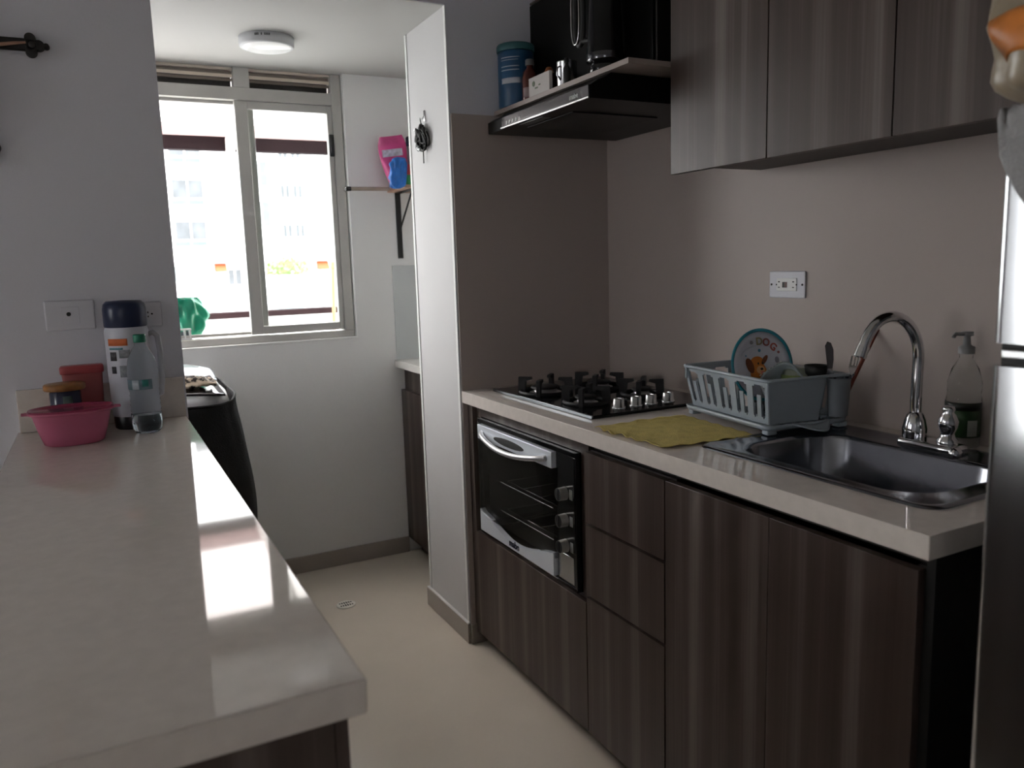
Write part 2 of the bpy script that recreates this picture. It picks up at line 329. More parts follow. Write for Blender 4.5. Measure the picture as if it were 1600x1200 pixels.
tag(st.build('broomstick', mat('pale_wood', (0.25, 0.14, 0.07), 0.6, var=0.1, vscale=20)), 'pale orange wooden stick leaning on the terrace parapet outside the window', 'stick')
# green bag hung outside the window
gb = MB()
def gbf(u, v):
    a = 2*math.pi*u; z = 0.165*(1-v); r = (0.035+0.035*math.sin(math.pi*min(1, v*0.9+0.1)))*(1+0.22*math.sin(5*a+6*v)+0.1*math.sin(9*a-7*v))
    return (0.325+r*math.cos(a)+0.02*v, 3.57+0.6*r*math.sin(a), 1.055+z)
gb.grid(gbf, 36, 14)
tag(gb.build('plastic_bag', mat('green_film', (0.01, 0.30, 0.17), 0.25, trans=0.3, var=0.15, vscale=25), solid=0.0008), 'crumpled bright green plastic bag hanging at the left of the laundry window', 'bag')
wc = thing('drying_clip_rack', 'small white and grey slotted plastic rack on the window sill below the green bag', 'rack', (0.31, 3.50, 1.051))
k = MB(); k.box(-0.06, 0.03, -0.012, 0.02, 0, 0.006, bev=0.001); k.box(-0.06, 0.03, -0.012, 0.02, 0.038, 0.044, bev=0.001)
for i in range(5): k.box(-0.058+i*0.02, -0.052+i*0.02, -0.012, 0.018, 0.006, 0.038)
k.build('slotted_frame', PLW, wc)
k = MB()
for i in range(4): k.box(-0.05+i*0.02, -0.040+i*0.02, -0.006, 0.0, 0.008, 0.034)
k.build('clip', mat('grey_clip', (0.12, 0.12, 0.14), 0.5, var=0.1, vscale=8), wc)

# street beyond
STREET = struct(B(-80, 120, 5.2, 160, -6.2, -6.0), 'floor_street', mat('asphalt_pale', (0.5, 0.5, 0.5), 0.9, var=0.1, vscale=0.5))
ap = thing('apartment_building', 'large white apartment block facing the laundry window', 'building', (0, 60, -6))
FAC = mat('facade_white', (0.82, 0.82, 0.81), 0.8, var=0.02, vscale=0.5)
B(-50, 70, 0, 12, 0, 24).build('wall', FAC, ap)
B(-50, 70, -0.6, 0, 7.95, 8.2).build('ledge', mat('ledge_grey', (0.5, 0.5, 0.5), 0.8, var=0.03, vscale=0.5), ap)
WG = mat('facade_glass', (0.055, 0.062, 0.068), 0.3, var=0.3, vscale=1.2); WG2 = mat('facade_pane_blue', (0.06, 0.085, 0.125), 0.3, var=0.2, vscale=1.5); GP = mat('facade_grey_panel', (0.085, 0.09, 0.10), 0.7, var=0.1, vscale=2)
def fwin(x0, x1, z0, z1, m, nm='window'):
    k = MB(); k.box(x0, x1, -0.03, 0.04, z0+6, z1+6); o = k.build(nm, m, ap)
    fr = MB()
    for q in ((x0-.06, x1+.06, z1, z1+.07), (x0-.06, x1+.06, z0-.07, z0), (x0-.06, x0, z0, z1), (x1, x1+.06, z0, z1), ((x0+x1)/2-.03, (x0+x1)/2+.03, z0, z1)): fr.box(q[0], q[1], -0.07, 0.02, q[2]+6, q[3]+6)
    fr.build('frame', FAC, o); return o
for fl, zz in enumerate((0.75, 3.6, 6.4, 9.2, 12.0)):
    if fl:
        fwin(5.4, 7.4, zz, zz+1.25, WG); fwin(5.3, 7.4, zz-0.45, zz-0.1, WG2, 'balcony_panel')
        fwin(8.9, 9.3, zz+0.5, zz+0.9, WG2); fwin(12.65, 13.3, zz+0.1, zz+1.0, WG); fwin(13.55, 14.2, zz+0.1, zz+1.0, WG)
        fwin(10.7, 11.8, zz+0.9, zz+2.6, GP, 'grey_panel'); fwin(16.4, 16.9, zz+0.2, zz+0.5, WG2)
        fwin(-1.5, 1.2, zz, zz+1.25, WG); fwin(20, 22, zz, zz+1.2, WG); fwin(26, 27.5, zz, zz+1.2, WG); fwin(-8, -6, zz, zz+1.2, WG)
for x0, x1, z0, z1, m in ((7.3, 7.6, -2.2, 2.0, WG), (8.6, 9.5, 0.4, 1.5, WG), (10.4, 11.0, -0.4, 0.9, WG), (13.6, 14.0, -0.7, 0.4, WG), (15.0, 15.3, -1.2, 0.4, WG), (10.6, 11.2, -2.6, -1.2, WG), (4.6, 7.0, 0.8, 1.8, mat('shop_panel', (0.14, 0.17, 0.17), 0.6, var=0.05, vscale=1))):
    fwin(x0, x1, z0, z1, m, 'ground_floor_opening')
for (x, z, wd, hh) in ((8.1, 1.35, 0.75, 0.7), (15.3, 1.3, 0.8, 0.8)):
    k = MB(); k.prism([(-0.05, z+6), (-0.05, z+6+hh), (-0.8, z+6.1), (-0.8, z+6)], 'x', x-wd/2, x+wd/2)
    o = k.build('awning', mat('awning_orange', (0.30, 0.065, 0.02), 0.7, var=0.05, vscale=2), ap); o['label'] = 'small orange awning'
k = thing('street_tree', 'small bright green tree before the white facade', 'tree', (8.5, 40, -6))
q = MB(); q.tube([(0, 0, 0), (0.1, 0, 3), (-0.05, 0, 5.6), (0.15, 0, 7.0)], 0.12, n=8, radii=[0.2, 0.15, 0.1, 0.05]); q.build('trunk', mat('bark', (0.2, 0.13, 0.08), 0.8, var=0.2, vscale=8), k)
q = MB()
for i in range(700):
    a = random.uniform(0, 6.28); r = random.uniform(0, 1)**0.5*1.0; c = Vector((r*math.cos(a), r*math.sin(a), 7.4+random.uniform(-0.5, 0.6)*(1.2-r*0.7)))
    d = Vector((random.gauss(0, 1), random.gauss(0, 1), random.gauss(0, 1))).normalized(); e = d.orthogonal().normalized()
    vs = [q.b.verts.new(c+d*0.12), q.b.verts.new(c+e*0.05), q.b.verts.new(c-d*0.12), q.b.verts.new(c-e*0.05)]; q._f(vs)
q.build('foliage', mat('leaf_green', (0.14, 0.26, 0.06), 0.6, var=0.3, vscale=3), k)
k = thing('kiosk', 'pale blue box-shaped kiosk on the street outside', 'kiosk', (7.6, 36, -6))
B(-0.55, 0.55, -0.5, 0.5, 0, 7.0, bev=0.03).build('cabin', mat('kiosk_blue', (0.17, 0.24, 0.25), 0.5, var=0.05, vscale=2), k)
B(-0.65, 0.65, -0.6, 0.6, 7.0, 7.1, bev=0.02).build('roof', FAC, k)

# ------------------------------------------------------------------ peninsula
pc = thing('base_cabinet', 'dark wood laminate cabinet under the left breakfast counter', 'cabinet', (0, 0.78, 0))
B(-0.185, 0.180, 0.0, Y0-0.78-0.005, 0.07, 0.855, bev=0.001).build('body', LAM, pc)
B(-0.175, 0.168, 0.012, Y0-0.78-0.006, 0.855, 0.8775).build('shadow_gap', CARC, pc)
B(-0.16, 0.15, 0.04, Y0-0.79, 0.0, 0.07).build('plinth', CARC, pc)
for i in range(3):
    y = 0.002+i*0.553; B(0.1805, 0.196, y, y+0.549, 0.075, 0.852, bev=0.001).build('door', LAM, pc)
pt2 = thing('peninsula_countertop', 'long glossy beige quartz slab of the left breakfast counter', 'countertop', (0, 0.729, 0.878))
B(-0.212, 0.204, 0, Y0-0.729-0.0005, 0, 0.0375, bev=0.0025).build('slab', QUARTZ, pt2)
B(-0.204, 0.203, Y0-0.729-0.018, Y0-0.729-0.0005, 0.0378, 0.150, bev=0.0015).build('upstand', QUARTZ, pt2)
ZP = 0.9155

# ------------------------------------------------------------------ kitchen base units
XF = 1.083
def unit(label, y0, y1, loc_extra=''):
    o = thing('base_cabinet', label, 'cabinet', (XF+0.02, y0, 0), group='base cabinets under the worktop'); return o
# oven unit
ou = unit('dark wood laminate base cabinet housing the built-in oven', 1.709, 2.43)
k = MB(); D = 0.555; W_ = 2.4325-1.709
k.box(0.002, D, 0, 0.018, 0.045, 0.858); k.box(0.002, D, W_-0.018, W_, 0.045, 0.858); k.box(D-0.02, D, 0.018, W_-0.018, 0.045, 0.858); k.box(0.002, D, 0.018, W_-0.018, 0.395, 0.413); k.box(0.002, D, 0.018, W_-0.018, 0.045, 0.062)
k.build('carcass', CARC, ou)
B(-0.02, 0.0, W_-0.036, W_, 0.045, 0.858, bev=0.001).build('filler_strip', LAM, ou)
k = MB(); OY0, OY1, OZ0, OZ1 = 1.748-1.709, 2.362-1.709, 0.428, 0.820
for a in ((0.001, OY0, 0.413, 0.858), (OY1, W_-0.037, 0.413, 0.858), (OY0, OY1, OZ1, 0.858), (OY0, OY1, 0.413, OZ0)): k.box(-0.004, 0.014, *a)
k.build('surround_panel', LAM, ou)
B(-0.02, -0.002, 0.002, W_-0.037, 0.048, 0.420, bev=0.0012).build('door', LAM, ou)
B(0.03, 0.05, 0.0, W_, 0.0, 0.045).build('plinth', CARC, ou)
# drawer unit
du = unit('dark wood laminate base cabinet with a stack of three drawers', 1.378, 1.707)
B(0.0, D, 0, 0.329, 0.045, 0.835).build('carcass', CARC, du)
B(0.012, D, 0, 0.329, 0.8355, 0.8605).build('finger_groove', CARC, du)
for z0, z1 in ((0.6455, 0.832), (0.4455, 0.6375), (0.048, 0.4375)):
    B(-0.02, -0.002, 0.0015, 0.3285, z0, z1).build('drawer', LAM, du)
B(0.03, 0.05, 0, 0.329, 0, 0.045).build('plinth', CARC, du)
# sink unit
su = unit('dark wood laminate base cabinet with two doors under the sink', 0.756, 1.376)
k = MB(); k.box(0, D, 0, 0.016, 0.045, 0.835); k.box(0, D, 0.604, 0.62, 0.045, 0.835); k.box(0, D, 0.016, 0.604, 0.045, 0.06); k.box(D-0.015, D, 0.016, 0.604, 0.06, 0.835); k.box(0.0, 0.015, 0.016, 0.604, 0.06, 0.10)
k.build('carcass', CARC, su)
k = MB(); k.box(0.012, 0.03, 0, 0.62, 0.8355, 0.8605); k.build('finger_groove', CARC, su)
for a, b in ((0.002, 0.3095), (0.3115, 0.6195)): B(-0.02, -0.002, a, b, 0.048, 0.832, bev=0.0012).build('door', LAM, su)
B(0.03, 0.05, 0, 0.62, 0, 0.045).build('plinth', CARC, su)
B(-0.004, D, -0.016, -0.001, 0.0, 0.8605).build('end_panel', BLACKM, su)

# worktop with a sink cutout
CY0, CY1, SX0, SX1, SY0, SY1 = 0.728, Y0-0.0115, 1.178, 1.588, 0.812, 1.358
ct = thing('kitchen_countertop', 'beige quartz worktop with the hob and the sink on the right', 'countertop', (XP, CY0, 0.861))
k = MB(); H = 0.039
o_ = rrect(0, XR-0.0075-XP, 0, CY1-CY0, 0.002, 2); i_ = rrect(SX0-XP, SX1-XP, SY0-CY0, SY1-CY0, 0.03, 2)
def lp(P, z): return [k.b.verts.new((x, y, z)) for x, y in P]
oT, oB, iT, iB = lp(o_, H), lp(o_, 0), lp(i_, H), lp(i_, 0)
k.bridge(oB, oT, False); k.bridge(iT, iB, False); k.bridge(oT, iT, False); k.bridge(iB, oB, False)
slab = k.build('slab', QUARTZ, ct)
bv = slab.modifiers.new('bev', 'BEVEL'); bv.width = 0.0015; bv.segments = 2; bv.limit_method = 'ANGLE'; bv.angle_limit = math.radians(60)
ZK = 0.900

# sink
sk = thing('kitchen_sink', 'rectangular stainless steel drop-in sink at the near end of the worktop', 'sink', (1.383, 1.085, ZK))
k = MB(); 
def loopz(P, z): return [k.b.verts.new((x, y, z)) for x, y in P]
hx, hy = 0.218, 0.290
sets = [(hx, hy, 0.04, 0.0004, 0), (hx-0.003, hy-0.003, 0.04, 0.0045, 0), (hx-0.014, hy-0.014, 0.035, 0.0045, 0), (hx-0.018, hy-0.018, 0.035, 0.0025, 0)]
L = [loopz(rrect(-a, a, -b, b, r, 8), z) for a, b, r, z, _ in sets]
bx0, bx1, by = -0.165, 0.120, 0.225
for g, z, r in ((0.012, 0.0025, 0.09), (0.004, 0.001, 0.085), (0.0, -0.006, 0.08), (-0.010, -0.10, 0.075), (-0.022, -0.135, 0.07), (-0.06, -0.148, 0.05), (-0.11, -0.152, 0.025)):
    L.append(loopz(rrect(bx0-g, bx1+g, -by-g, by+g, r, 8), z))
for a, b in zip(L, L[1:]): k.bridge(a, b, True)
k._f(L[-1]); k.build('basin', SINKM, sk)
k = MB(); k.lathe([(0.0, 0.0), (0.03, 0.0), (0.042, 0.002), (0.044, 0.0)], (-0.022, 0, -0.151), n=24); k.build('drain', CHROME, sk)

# faucet (centre-set, swan neck)
fc = thing('kitchen_faucet', 'chrome swan-neck faucet standing behind the sink', 'faucet', (1.530, 1.075, ZK+0.0035))
k = MB(); k.box(-0.028, 0.028, -0.085, 0.045, 0, 0.020, bev=0.008, seg=3); k.build('base_plate', CHROME, fc)
k = MB(); k.lathe([(0.024, 0.0), (0.025, 0.02), (0.021, 0.04), (0.016, 0.052), (0.012, 0.056)], (0, 0.02, 0.02), n=24)
P = [(0, 0.02, 0.07+0.12*i/4) for i in range(5)]
P = [(0, 0.02, 0.05), (0.0, 0.02, 0.10), (0.001, 0.02, 0.15), (0.002, 0.02, 0.19)]
R_ = 0.066
for i in range(1, 16):
    t = math.radians(i*10.6); P.append((0.002-R_*(1-math.cos(t)), 0.02+0.018*(1-math.cos(t)), 0.19+R_*1.38*math.sin(t)))
lx, ly, lz = P[-1]; dv = (Vector(P[-1])-Vector(P[-2])).normalized(); P.append(tuple(Vector(P[-1])+dv*0.012)); 
k.tube(P, 0.0115, n=16); k.build('spout', CHROME, fc)
k = MB(); q = Vector(P[-1]); k.cyl(q-dv*0.012, q+dv*0.012, 0.0130, 0.0140, n=20); k.build('aerator', CHROME, fc)
for dy, nm in ((-0.055, 'handle'),):
    k = MB(); k.lathe([(0.020, 0.0), (0.021, 0.008), (0.015, 0.014), (0.013, 0.022), (0.018, 0.034), (0.020, 0.048), (0.015, 0.060), (0.010, 0.066), (0.013, 0.072), (0.010, 0.078), (0.0, 0.08)], (0, dy, 0.02), n=20)
    k.build(nm, CHROME, fc)
k = MB(); k.lathe([(0.014, 0.0), (0.016, 0.010), (0.010, 0.018), (0.0, 0.02)], (-0.012, -0.078, 0.0), n=16); k.build('cap_nut', CHROME, fc)

# ------------------------------------------------------------------ hob
hb = thing('gas_hob', 'black glass built-in gas hob with four burners set into the worktop', 'hob', (1.145, 1.760, ZK))
HW, HL = 0.44, 0.596
k = MB(); k.box(0, HW, 0, HL, 0.0003, 0.010, bev=0.003); k.build('glass_top', BLACKG, hb)
k = MB(); k.box(-0.002, 0.004, 0, HL, 0.0, 0.011, bev=0.002); k.build('edge_trim', mat('trim_grey', (0.10, 0.11, 0.12), 0.2, metal=0.7, var=0.05, vscale=9), hb)
BUR = [(0.095, 0.415, 0.042), (0.095, 0.180, 0.030), (0.285, 0.395, 0.036), (0.305, 0.195, 0.027)]
for bx, byy, r in BUR:
    k = MB(); k.lathe([(r*1.25, 0.010), (r*1.2, 0.014), (r*0.9, 0.016), (r*0.85, 0.024), (r*0.95, 0.026)], (bx, byy, 0), n=28)
    o = k.build('burner', mat('burner_alloy', (0.55, 0.55, 0.56), 0.3, metal=1.0, var=0.05, vscale=8), hb)
    k = MB(); k.lathe([(r*1.05, 0.0262), (r*1.1, 0.029), (r*1.0, 0.033), (0, 0.035)], (bx, byy, 0), n=28); k.build('burner_cap', IRON, o)
    g = MB(); R2 = r*1.35+0.022
    ring_ = [(bx+R2*math.cos(2*math.pi*i/40), byy+R2*math.sin(2*math.pi*i/40), 0.0155) for i in range(40)]
    g.tube(ring_, 0.0055, n=8, closed=True)
    for a in range(4):
        t = math.radians(45+90*a); c_, s_ = math.cos(t), math.sin(t)
        p_ = MB(); p_.prism([(R2-0.012, 0.0105), (R2+0.010, 0.0105), (R2+0.008, 0.060), (R2-0.034, 0.060), (R2-0.036, 0.052), (R2-0.016, 0.047)], 'y', -0.006, 0.006)
        g.add(p_, Matrix.Translation((bx, byy, 0)) @ Matrix.Rotation(t, 4, 'Z'))
    g.build('pan_support', IRON, hb)
for x in (0.128, 0.187, 0.240, 0.301):
    k = MB(); k.lathe([(0.0195, 0.0102), (0.0195, 0.013), (0.0165, 0.0135), (0.0155, 0.034), (0.0135, 0.0365), (0, 0.0365)], (x, 0.062, 0), n=24)
    k.box(x-0.002, x+0.002, 0.0485, 0.0625, 0.034, 0.038)
    k.build('control_knob', STEEL, hb)

# ------------------------------------------------------------------ oven
ov = thing('built_in_oven', 'built-in electric oven with silver door strips and three knobs', 'oven', (XF, 1.760, 0.433))
def oy(y): return y-1.760
k = MB(); a0, a1, b0, b1 = oy(1.752), oy(2.357), -0.003, 0.385
k.box(0.03, 0.44, a0+0.004, a0+0.012, 0.0, b1-0.005); k.box(0.03, 0.44, a1-0.012, a1-0.004, 0.0, b1-0.005); k.box(0.03, 0.44, a0+0.012, a1-0.012, 0.0, 0.008); k.box(0.03, 0.44, a0+0.012, a1-0.012, b1-0.013, b1-0.005); k.box(0.42, 0.44, a0+0.012, a1-0.012, 0.008, b1-0.013)
k.box(0.035, 0.42, oy(1.860), oy(1.866), 0.008, b1-0.013)
k.build('housing', mat('oven_inside', (0.055, 0.05, 0.045), 0.45, metal=0.3, var=0.1, vscale=6), ov)
k = MB()
for q in ((a0, a1, b1-0.014, b1), (a0, a1, b0, 0.007), (a0, oy(1.762), 0.007, b1-0.014), (oy(2.345), a1, 0.007, b1-0.014)): k.box(0.0, 0.03, q[0], q[1], q[2], q[3], bev=0.0015)
k.build('frame', BLACKG, ov)
# control column
cp = B(0.004, 0.03, oy(1.763), oy(1.858), 0.008, 0.371, bev=0.001).build('control_panel', mat('panel_black', (0.014, 0.014, 0.014), 0.18, var=0.1, vscale=10), ov)
B(0.0025, 0.0045, oy(1.772), oy(1.852), 0.012, 0.088, bev=0.0005).build('silver_plate', STEEL, ov)
for z in (0.262, 0.187, 0.114):
    k = MB(); k.cyl((0.0035, oy(1.812), z), (-0.020, oy(1.812), z), 0.0185, 0.0175, n=32, cap=False)
    kf2 = MB(); kf2.cyl((-0.0185, oy(1.812), z), (-0.0195, oy(1.812), z), 0.0174, n=32); kf2.box(-0.0215, -0.0196, oy(1.812)-0.0025, oy(1.812)+0.0025, z-0.015, z+0.015, bev=0.0006)
    kn = k.build('control_knob', mat('knob_grey', (0.50, 0.48, 0.45), 0.35, metal=0.6, var=0.05, vscale=9), ov)
    kf2.build('knob_face', BLACKM, kn)
    k = MB(); k.box(0.0028, 0.0036, oy(1.775), oy(1.79), z-0.012, z+0.016); k.build('scale_mark', mat('mark_grey', (0.25, 0.25, 0.24), 0.6, var=0.05, vscale=9), ov)
# door
dz0, dz1, dy0, dy1 = 0.010, 0.368, oy(1.864), oy(2.343)
dr = B(-0.004, 0.010, dy0, dy1, dz0+0.05, dz1-0.045).build('door_glass', GLASSD, ov); dr.data.materials[0] = GLASSD
OVS = mat('oven_silver', (0.82, 0.87, 0.94), 0.42, metal=0.35, var=0.05, vscale=6)
top = B(-0.008, 0.010, dy0, dy1, dz1-0.047, dz1, bev=0.0015).build('door_top_strip', OVS, ov); top['label'] = 'silver top strip of the oven door'
W2 = dy1-dy0; pts = [(dy1, dz0), (dy1, 0.082)]
for i in range(1, 24):
    u = i/24; s_ = 0.5-0.5*math.cos(2*math.pi*min(1, max(0, (u-0.02)/0.96))); pts.append((dy1-W2*u, 0.072-0.044*s_**0.8))
pts += [(dy0, 0.078), (dy0, dz0)]
k = MB(); k.prism(pts, 'x', -0.008, 0.010); bs = k.build('door_bottom_strip', OVS, ov); bs['label'] = 'silver curved bottom strip of the oven door'
text('brand_lettering', 'mabe', 0.030, (-0.0084, (dy0+dy1)/2, 0.027), (0, -1, 0), (0, 0, 1), mat('print_navy', (0.01, 0.012, 0.04), 0.5, var=0.05, vscale=9), ov, bold=0.0009)
k = MB(); P = []
for i in range(21):
    u = i/20; P.append((-0.008-0.030*math.sin(math.pi*u)**0.5, dy1-0.032-(W2-0.064)*u, dz1-0.024-0.022*math.sin(math.pi*u)))
k.tube(P, 0.0085, n=14); k.cyl((-0.004, P[0][1], P[0][2]), (-0.012, P[0][1], P[0][2]), 0.010, 0.008, n=14); k.cyl((-0.004, P[-1][1], P[-1][2]), (-0.012, P[-1][1], P[-1][2]), 0.010, 0.008, n=14)
k.build('door_handle', mat('handle_satin', (0.50, 0.50, 0.51), 0.35, metal=0.6, var=0.03, vscale=9), ov)
k = MB(); k.prism([((dy0+dy1)/2+0.02+0.10*math.cos(2*math.pi*i/28), dz1-0.026+0.012*math.sin(2*math.pi*i/28)) for i in range(28)], 'x', -0.0085, -0.0078); k.build('grip_recess', BLACKM, ov)
k = MB(); k.box(-0.0015, 0.0012, a0+0.004, a1-0.004, b1-0.0005, b1+0.0012); k.box(-0.0015, 0.0, a0+0.1, a1-0.006, 0.0035, 0.006); k.build('frame_trim', STEEL, ov)
for z, m_ in ((0.196, 'wire_rack'), (0.102, 'wire_rack')):
    k = MB()
    k.tube([(0.035, oy(1.90), z), (0.035, oy(2.225), z), (0.33, oy(2.225), z), (0.33, oy(1.90), z)], 0.0022, n=8, closed=True)
    k.tube([(0.0135, oy(1.90), z), (0.0135, oy(2.225), z)], 0.0016, n=8)
    for i in range(4, 12, 4): y = oy(1.90)+(0.325)*i/12; k.tube([(0.035, y, z), (0.33, y, z)], 0.0013, n=6)
    k.build(m_, CHROME, ov)

# ------------------------------------------------------------------ outlet on the right wall
def outlet(label, loc, rot, w_, h_, kind):
    t = thing('wall_outlet', label, 'outlet', loc, rot)     # local: x across, z up, faces -y
    k = MB(); k.box(-w_/2, w_/2, -0.006, 0, -h_/2, h_/2, bev=0.003); k.build('cover_plate', PLATEC, t)
    return t
ot = outlet('white duplex wall outlet with a dark reset button above the dish rack', (XR-0.0072, 1.582, 1.239), (0, 0, math.radians(-90)), 0.126, 0.072, 2)
k = MB(); k.box(-0.034, 0.036, -0.0085, -0.006, -0.017, 0.017, bev=0.001); k.build('socket_insert', PLW, ot)
k = MB()
for cx in (-0.022, 0.028):
    k.box(cx-0.006, cx-0.000, -0.0088, -0.008, -0.0085, -0.006); k.box(cx-0.006, cx-0.000, -0.0088, -0.008, 0.006, 0.009); k.cyl((cx+0.008 if cx > 0 else cx-0.012, -0.0089, 0), (cx+0.008 if cx > 0 else cx-0.012, -0.008, 0), 0.0022, n=10)
k.cyl((-0.054, -0.0068, 0), (-0.054, -0.0055, 0), 0.003, n=12); k.cyl((0.054, -0.0068, 0), (0.054, -0.0055, 0), 0.003, n=12)
k.build('slots', DARKHOLE, ot)
k = MB(); k.box(-0.012, -0.006, -0.0100, -0.0085, -0.008, 0.007); k.build('test_button', BLACKM, ot)
k = MB(); k.box(-0.004, 0.003, -0.0100, -0.0085, -0.008, 0.007); k.build('reset_button', mat('dark_red', (0.10, 0.02, 0.015), 0.4, var=0.05, vscale=9), ot)

# left wall: phone/tv plate and outlet
sp = thing('coax_wall_plate', 'blank white wall plate with one small black jack left of the thermos', 'wall plate', (-0.060, Y0, 1.217))
B(-0.059, 0.059, -0.008, 0, -0.040, 0.040, bev=0.004).build('cover_plate', PLATEC, sp)
B(-0.020, 0.022, -0.0095, -0.008, -0.022, 0.022, bev=0.0006).build('insert', PLATEC, sp)
k = MB(); k.cyl((-0.003, -0.0115, 0.003), (-0.003, -0.009, 0.003), 0.0055, n=14); k.build('jack', DARKHOLE, sp)
lo = thing('wall_outlet', 'white wall outlet partly hidden behind the thermos cap', 'outlet', (0.108, Y0, 1.208))
B(-0.057, 0.057, -0.008, 0, -0.034, 0.036, bev=0.004).build('cover_plate', PLATEC, lo)
B(-0.034, 0.040, -0.0095, -0.008, -0.019, 0.021, bev=0.0006).build('socket_insert', PLATEC, lo)
k = MB()
for cx in (-0.014, 0.021):
    k.box(cx-0.0015, cx+0.0015, -0.0100, -0.009, 0.004, 0.009); k.box(cx-0.0015, cx+0.0015, -0.0100, -0.009, -0.007, -0.003); k.cyl((cx+0.010, -0.0100, 0.002), (cx+0.010, -0.009, 0.002), 0.0026, n=10)
k.build('slots', DARKHOLE, lo)

# ------------------------------------------------------------------ range hood, shelf and things on it
hd = thing('range_hood', 'slim black range hood under the shelf above the hob', 'hood', (1.17, 1.78, 1.728))
k = MB(); HX = XR-1.17-0.008
prof = [(0, 0.0), (0.0, 0.034), (0.02, 0.046), (0.045, 0.056), (0.06, 0.066), (HX, 0.066), (HX, 0.0)]
k.prism(prof, 'y', 0, 0.60); k.build('body', mat('hood_black', (0.004, 0.004, 0.004), 0.35, spec=0.15, var=0.1, vscale=8), hd)
fp = B(-0.006, 0.0, 0.005, 0.495, 0.004, 0.034, bev=0.002).build('front_panel', mat('hood_panel', (0.055, 0.053, 0.058), 0.2, metal=0.5, var=0.04, vscale=8), hd)
B(-0.0085, -0.003, 0.003, 0.50, -0.0005, 0.0045, bev=0.001).build('chrome_lip', STEEL, hd)
k = MB()
for i in range(5): k.box(-0.0075, -0.006, 0.372+i*0.021, 0.3775+i*0.021, 0.008, 0.018, bev=0.0005)
k.build('control_buttons', PLW, hd)
text('brand_lettering', 'mabe', 0.020, (-0.0064, 0.075, 0.017), (0, -1, 0), (0, 0, 1), mat('print_grey', (0.42, 0.42, 0.42), 0.5, var=0.05, vscale=9), hd, bold=0.0003)
k = MB(); k.box(0.05, 0.34, 0.17, 0.43, -0.004, -0.0005, bev=0.001); k.build('grease_filter', mat('filter_grey', (0.02, 0.018, 0.017), 0.45, metal=0.5, bump=0.4, bscale=300, var=0.1, vscale=80), hd)
B(0.005, 0.035, 0.26, 0.40, -0.003, -0.0005, bev=0.001).build('lamp_cover', mat('frosted', (0.10, 0.10, 0.095), 0.3, var=0.05, vscale=8), hd)

sh = tag(B(1.222, XR-0.0005, 1.692, Y0-0.005, 1.797, 1.811, bev=0.001).build('wall_shelf', mat('shelf_laminate', (0.30, 0.25, 0.225), 0.45, var=0.12, vscale=14, stretch=(1, 0.2, 1))), 'grey-brown wooden shelf board above the range hood', 'shelf')
ZS = 1.8112
mw = thing('microwave_oven', 'large black microwave oven on the shelf above the range hood', 'microwave', (1.335, 1.735, ZS))
B(0.006, XR-1.335-0.008, 0, 0.645, 0.008, 0.325, bev=0.004).build('housing', mat('mw_black', (0.012, 0.010, 0.009), 0.35, var=0.1, vscale=8), mw)
MWD = mat('mw_door_black', (0.003, 0.003, 0.003), 0.3, spec=0.12, var=0.1, vscale=8)
B(-0.004, 0.006, 0.13, 0.643, 0.012, 0.321, bev=0.0015).build('door', MWD, mw)
B(-0.004, 0.006, 0.002, 0.1285, 0.012, 0.321, bev=0.0015).build('control_panel', MWD, mw)
k = MB()
for x in (0.03, 0.29):
    for y in (0.04, 0.60): k.cyl((x, y, 0), (x, y, 0.009), 0.012, n=12)
k.build('feet', BLACKM, mw)
B(-0.002, 0.30, 0.0, 0.645, 0.3252, 0.331).build('top_cover', mat('mw_top_brown', (0.09, 0.07, 0.05), 0.5, var=0.1, vscale=8), mw)

kt = thing('electric_kettle', 'glossy black electric kettle with a chrome-edged handle on the shelf', 'kettle', (1.278, 1.875, ZS))
k = MB(); k.lathe([(0.040, 0.0), (0.044, 0.004), (0.044, 0.020), (0.040, 0.026)], n=36); k.build('power_base', BLACKG, kt)
k = MB(); k.lathe([(0.038, 0.0262), (0.048, 0.030), (0.050, 0.055), (0.047, 0.075), (0.043, 0.16), (0.040, 0.235), (0.030, 0.245), (0.0, 0.25)], n=36); k.build('body', BLACKG, kt)
k = MB(); k.lathe([(0.0505, 0.034), (0.0512, 0.036), (0.0512, 0.050), (0.0505, 0.052)], n=36, cap0=False, cap1=False); k.build('lower_band', mat('band_dark_chrome', (0.12, 0.12, 0.13), 0.15, metal=1.0, var=0.05, vscale=9), kt)
P = []
for i in range(28):
    t = 2*math.pi*i/28; y = 0.092+0.020*math.copysign(abs(math.cos(t))**0.8, math.cos(t)); z = 0.178+0.082*math.copysign(abs(math.sin(t))**0.75, math.sin(t)); P.append((-0.035, y, z))
k = MB(); k.tube(P, 0.0024, n=8, closed=True); k.build('chrome_handle_edge', CHROME, kt)
P2 = [(-0.020, y+0.001, z) for (_, y, z) in P]
k = MB(); k.tube(P2, 0.0075, n=8, closed=True); k.tube([(-0.02, 0.035, 0.245), (-0.02, 0.085, 0.250)], 0.010, n=8); k.tube([(-0.01, 0.038, 0.10), (-0.02, 0.085, 0.105)], 0.008, n=8); k.build('handle', BLACKM, kt)

